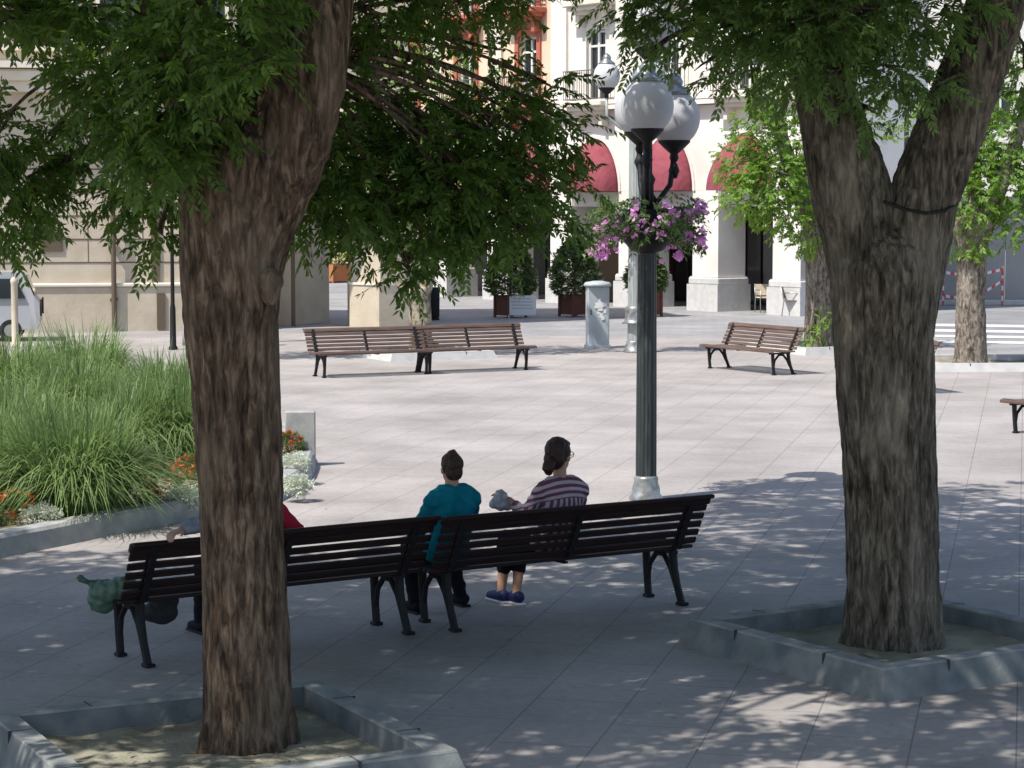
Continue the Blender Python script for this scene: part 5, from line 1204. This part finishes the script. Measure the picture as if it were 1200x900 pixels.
def hair_short(mb, P, rot, s):
    mb.ball(P(0, -0.02, 0.032), (0.080 * s, 0.093 * s, 0.090 * s), 22, 14, rot); mb.ball(P(0, -0.062, -0.02), (0.066 * s, 0.042 * s, 0.055 * s), 16, 10, rot)

angA, angB = math.atan2(dA.y, dA.x), math.atan2(dB.y, dB.x)
def spot(px, c, d, fr, fwd, z=0.9):
    """point on the bench line seen at picture column px"""
    best = None
    for i in range(-400, 401):
        p = c + d * (i / 200) + fr * fwd; yc = p.y * math.cos(TH) + (H - z) * math.sin(TH); x = 600 + F * p.x / yc
        if best is None or abs(x - px) < best[0]: best = (abs(x - px), p)
    return best[1]
FW = 0.10
p1_ = spot(524, cB, dB, fB, FW)
seated(p1_, angB, 'person in a teal top, brown hair pinned up, sitting where the near benches meet', M['teal'], M['hairbrown'], R(-10), hair_up, sh_w=0.165, feet=((-.03, .42), (.42, .50)), head_c=(.02, -.03, 1.145), torso_r=1.02, hs=0.97)
p2_ = spot(650, cB, dB, fB, FW)
_, Pw, rw = seated(p2_, angB, 'person in a striped top with glasses and a dark ponytail, on the right bench', M['stripe'], M['hairdark'], R(-62), hair_tail, sh_w=0.175, feet=((-.19, .47), (-.13, .34)), head_c=(.015, -.03, 1.19), torso_r=1.12,
   l_arm=[(-.27, -.0, .76), (-.31, .16, .85), (-.3, .5, .3), (0, 0, -1), .9], ankle_skin=True, hs=1.12)
wroot = _
gm = MB()
for sx in (-1, 1):
    pts = [Pw(sx * 0.033 + 0.026 * math.cos(a), 0.108, -0.004 + 0.02 * math.sin(a)) for a in np.linspace(0, 2 * math.pi, 13)]; gm.tube(pts, 0.0028, 6, cap=False); gm.tube([Pw(sx * 0.06, 0.106, 0.002), Pw(sx * 0.086, 0.03, 0.002), Pw(sx * 0.084, -0.01, 0.0)], 0.003, 6)
gm.tube([Pw(-0.008, 0.112, 0.0), Pw(0.008, 0.112, 0.0)], 0.0028, 6); gm.build('glasses', M['iron'], wroot)
p3_ = spot(287, cA, dA, fA, FW)
# hand on the top rail at the left of the trunk
seated(p3_, angA, 'person in a red top behind the left trunk, one arm stretched along the bench back', M['redshirt'], M['hairdark'], R(12), hair_short, sh_w=0.225, sleeve=0.9, head_c=(0, -.03, 1.17), torso_r=1.15,
   l_arm=[(-.48, -.36, .945), (-.74, -.51, .925), (-.85, -.45, -.1), (0, -.1, -1), 1.0], r_arm=[(.36, -.14, .76), (.24, .16, .66)], sleevem=M['sleeve'])

# held and left bags
def bag(name, pts_r, loc, m, label, cat, seed, amp=0.025):
    mb = MB()
    for (c_, r_) in pts_r: mb.ball(c_, r_, 14, 10)
    o = fuse(mb, name, m, None, 0.012, 2, lambda p: amp * (noise.noise(p * 11 + Vector((seed, 0, 0))) + 0.6 * noise.noise(p * 25))); o.location = loc; tag(o, label, cat); return o
# clear bag held by the striped person
hp = p2_ + dB * -0.34 + fB * 0.20
bag('plastic_bag', [((0, 0, 0), (0.06, 0.045, 0.05)), ((-.04, 0, -.06), (0.06, 0.05, 0.055)), ((0.03, 0, -0.05), (0.05, .04, .05)), ((-.02, 0, .045), (.035, .02, .02))], (hp.x, hp.y, 0.87), M['clearbag'], 'crumpled pale plastic bag held in the hand of the person in stripes', 'bag', 4)
le = cA - dA * 1.16
bag('green_bag', [((0, 0, -.02), (0.14, 0.10, 0.085)), ((-.06, 0, -.09), (0.09, 0.07, 0.09)), ((.1, 0, -.02), (.1, .09, .09)), ((-.15, 0, 0.04), (.06, .03, .025)), ((-.19, 0, 0.06), (.03, .02, .02))], (le.x + 0.0, le.y - 0.02, 0.45 + 0.075), M['greenbag'], 'crumpled green plastic bag slumped over the left end of the near bench seat', 'bag', 8)
dk = cA - dA * 0.66 + fA * 0.30
bag('dark_bag', [((0, 0, 0), (0.13, 0.06, 0.09)), ((.03, 0, .08), (.11, .05, .08)), ((-.02, 0, .16), (.09, .04, .06)), ((-.03, -.05, .2), (.09, .08, .03))], (dk.x, dk.y, 0.255), M['darkbag'], 'dark grey bag slung over the front of the near bench seat, left of the trunk', 'bag', 2, 0.012)
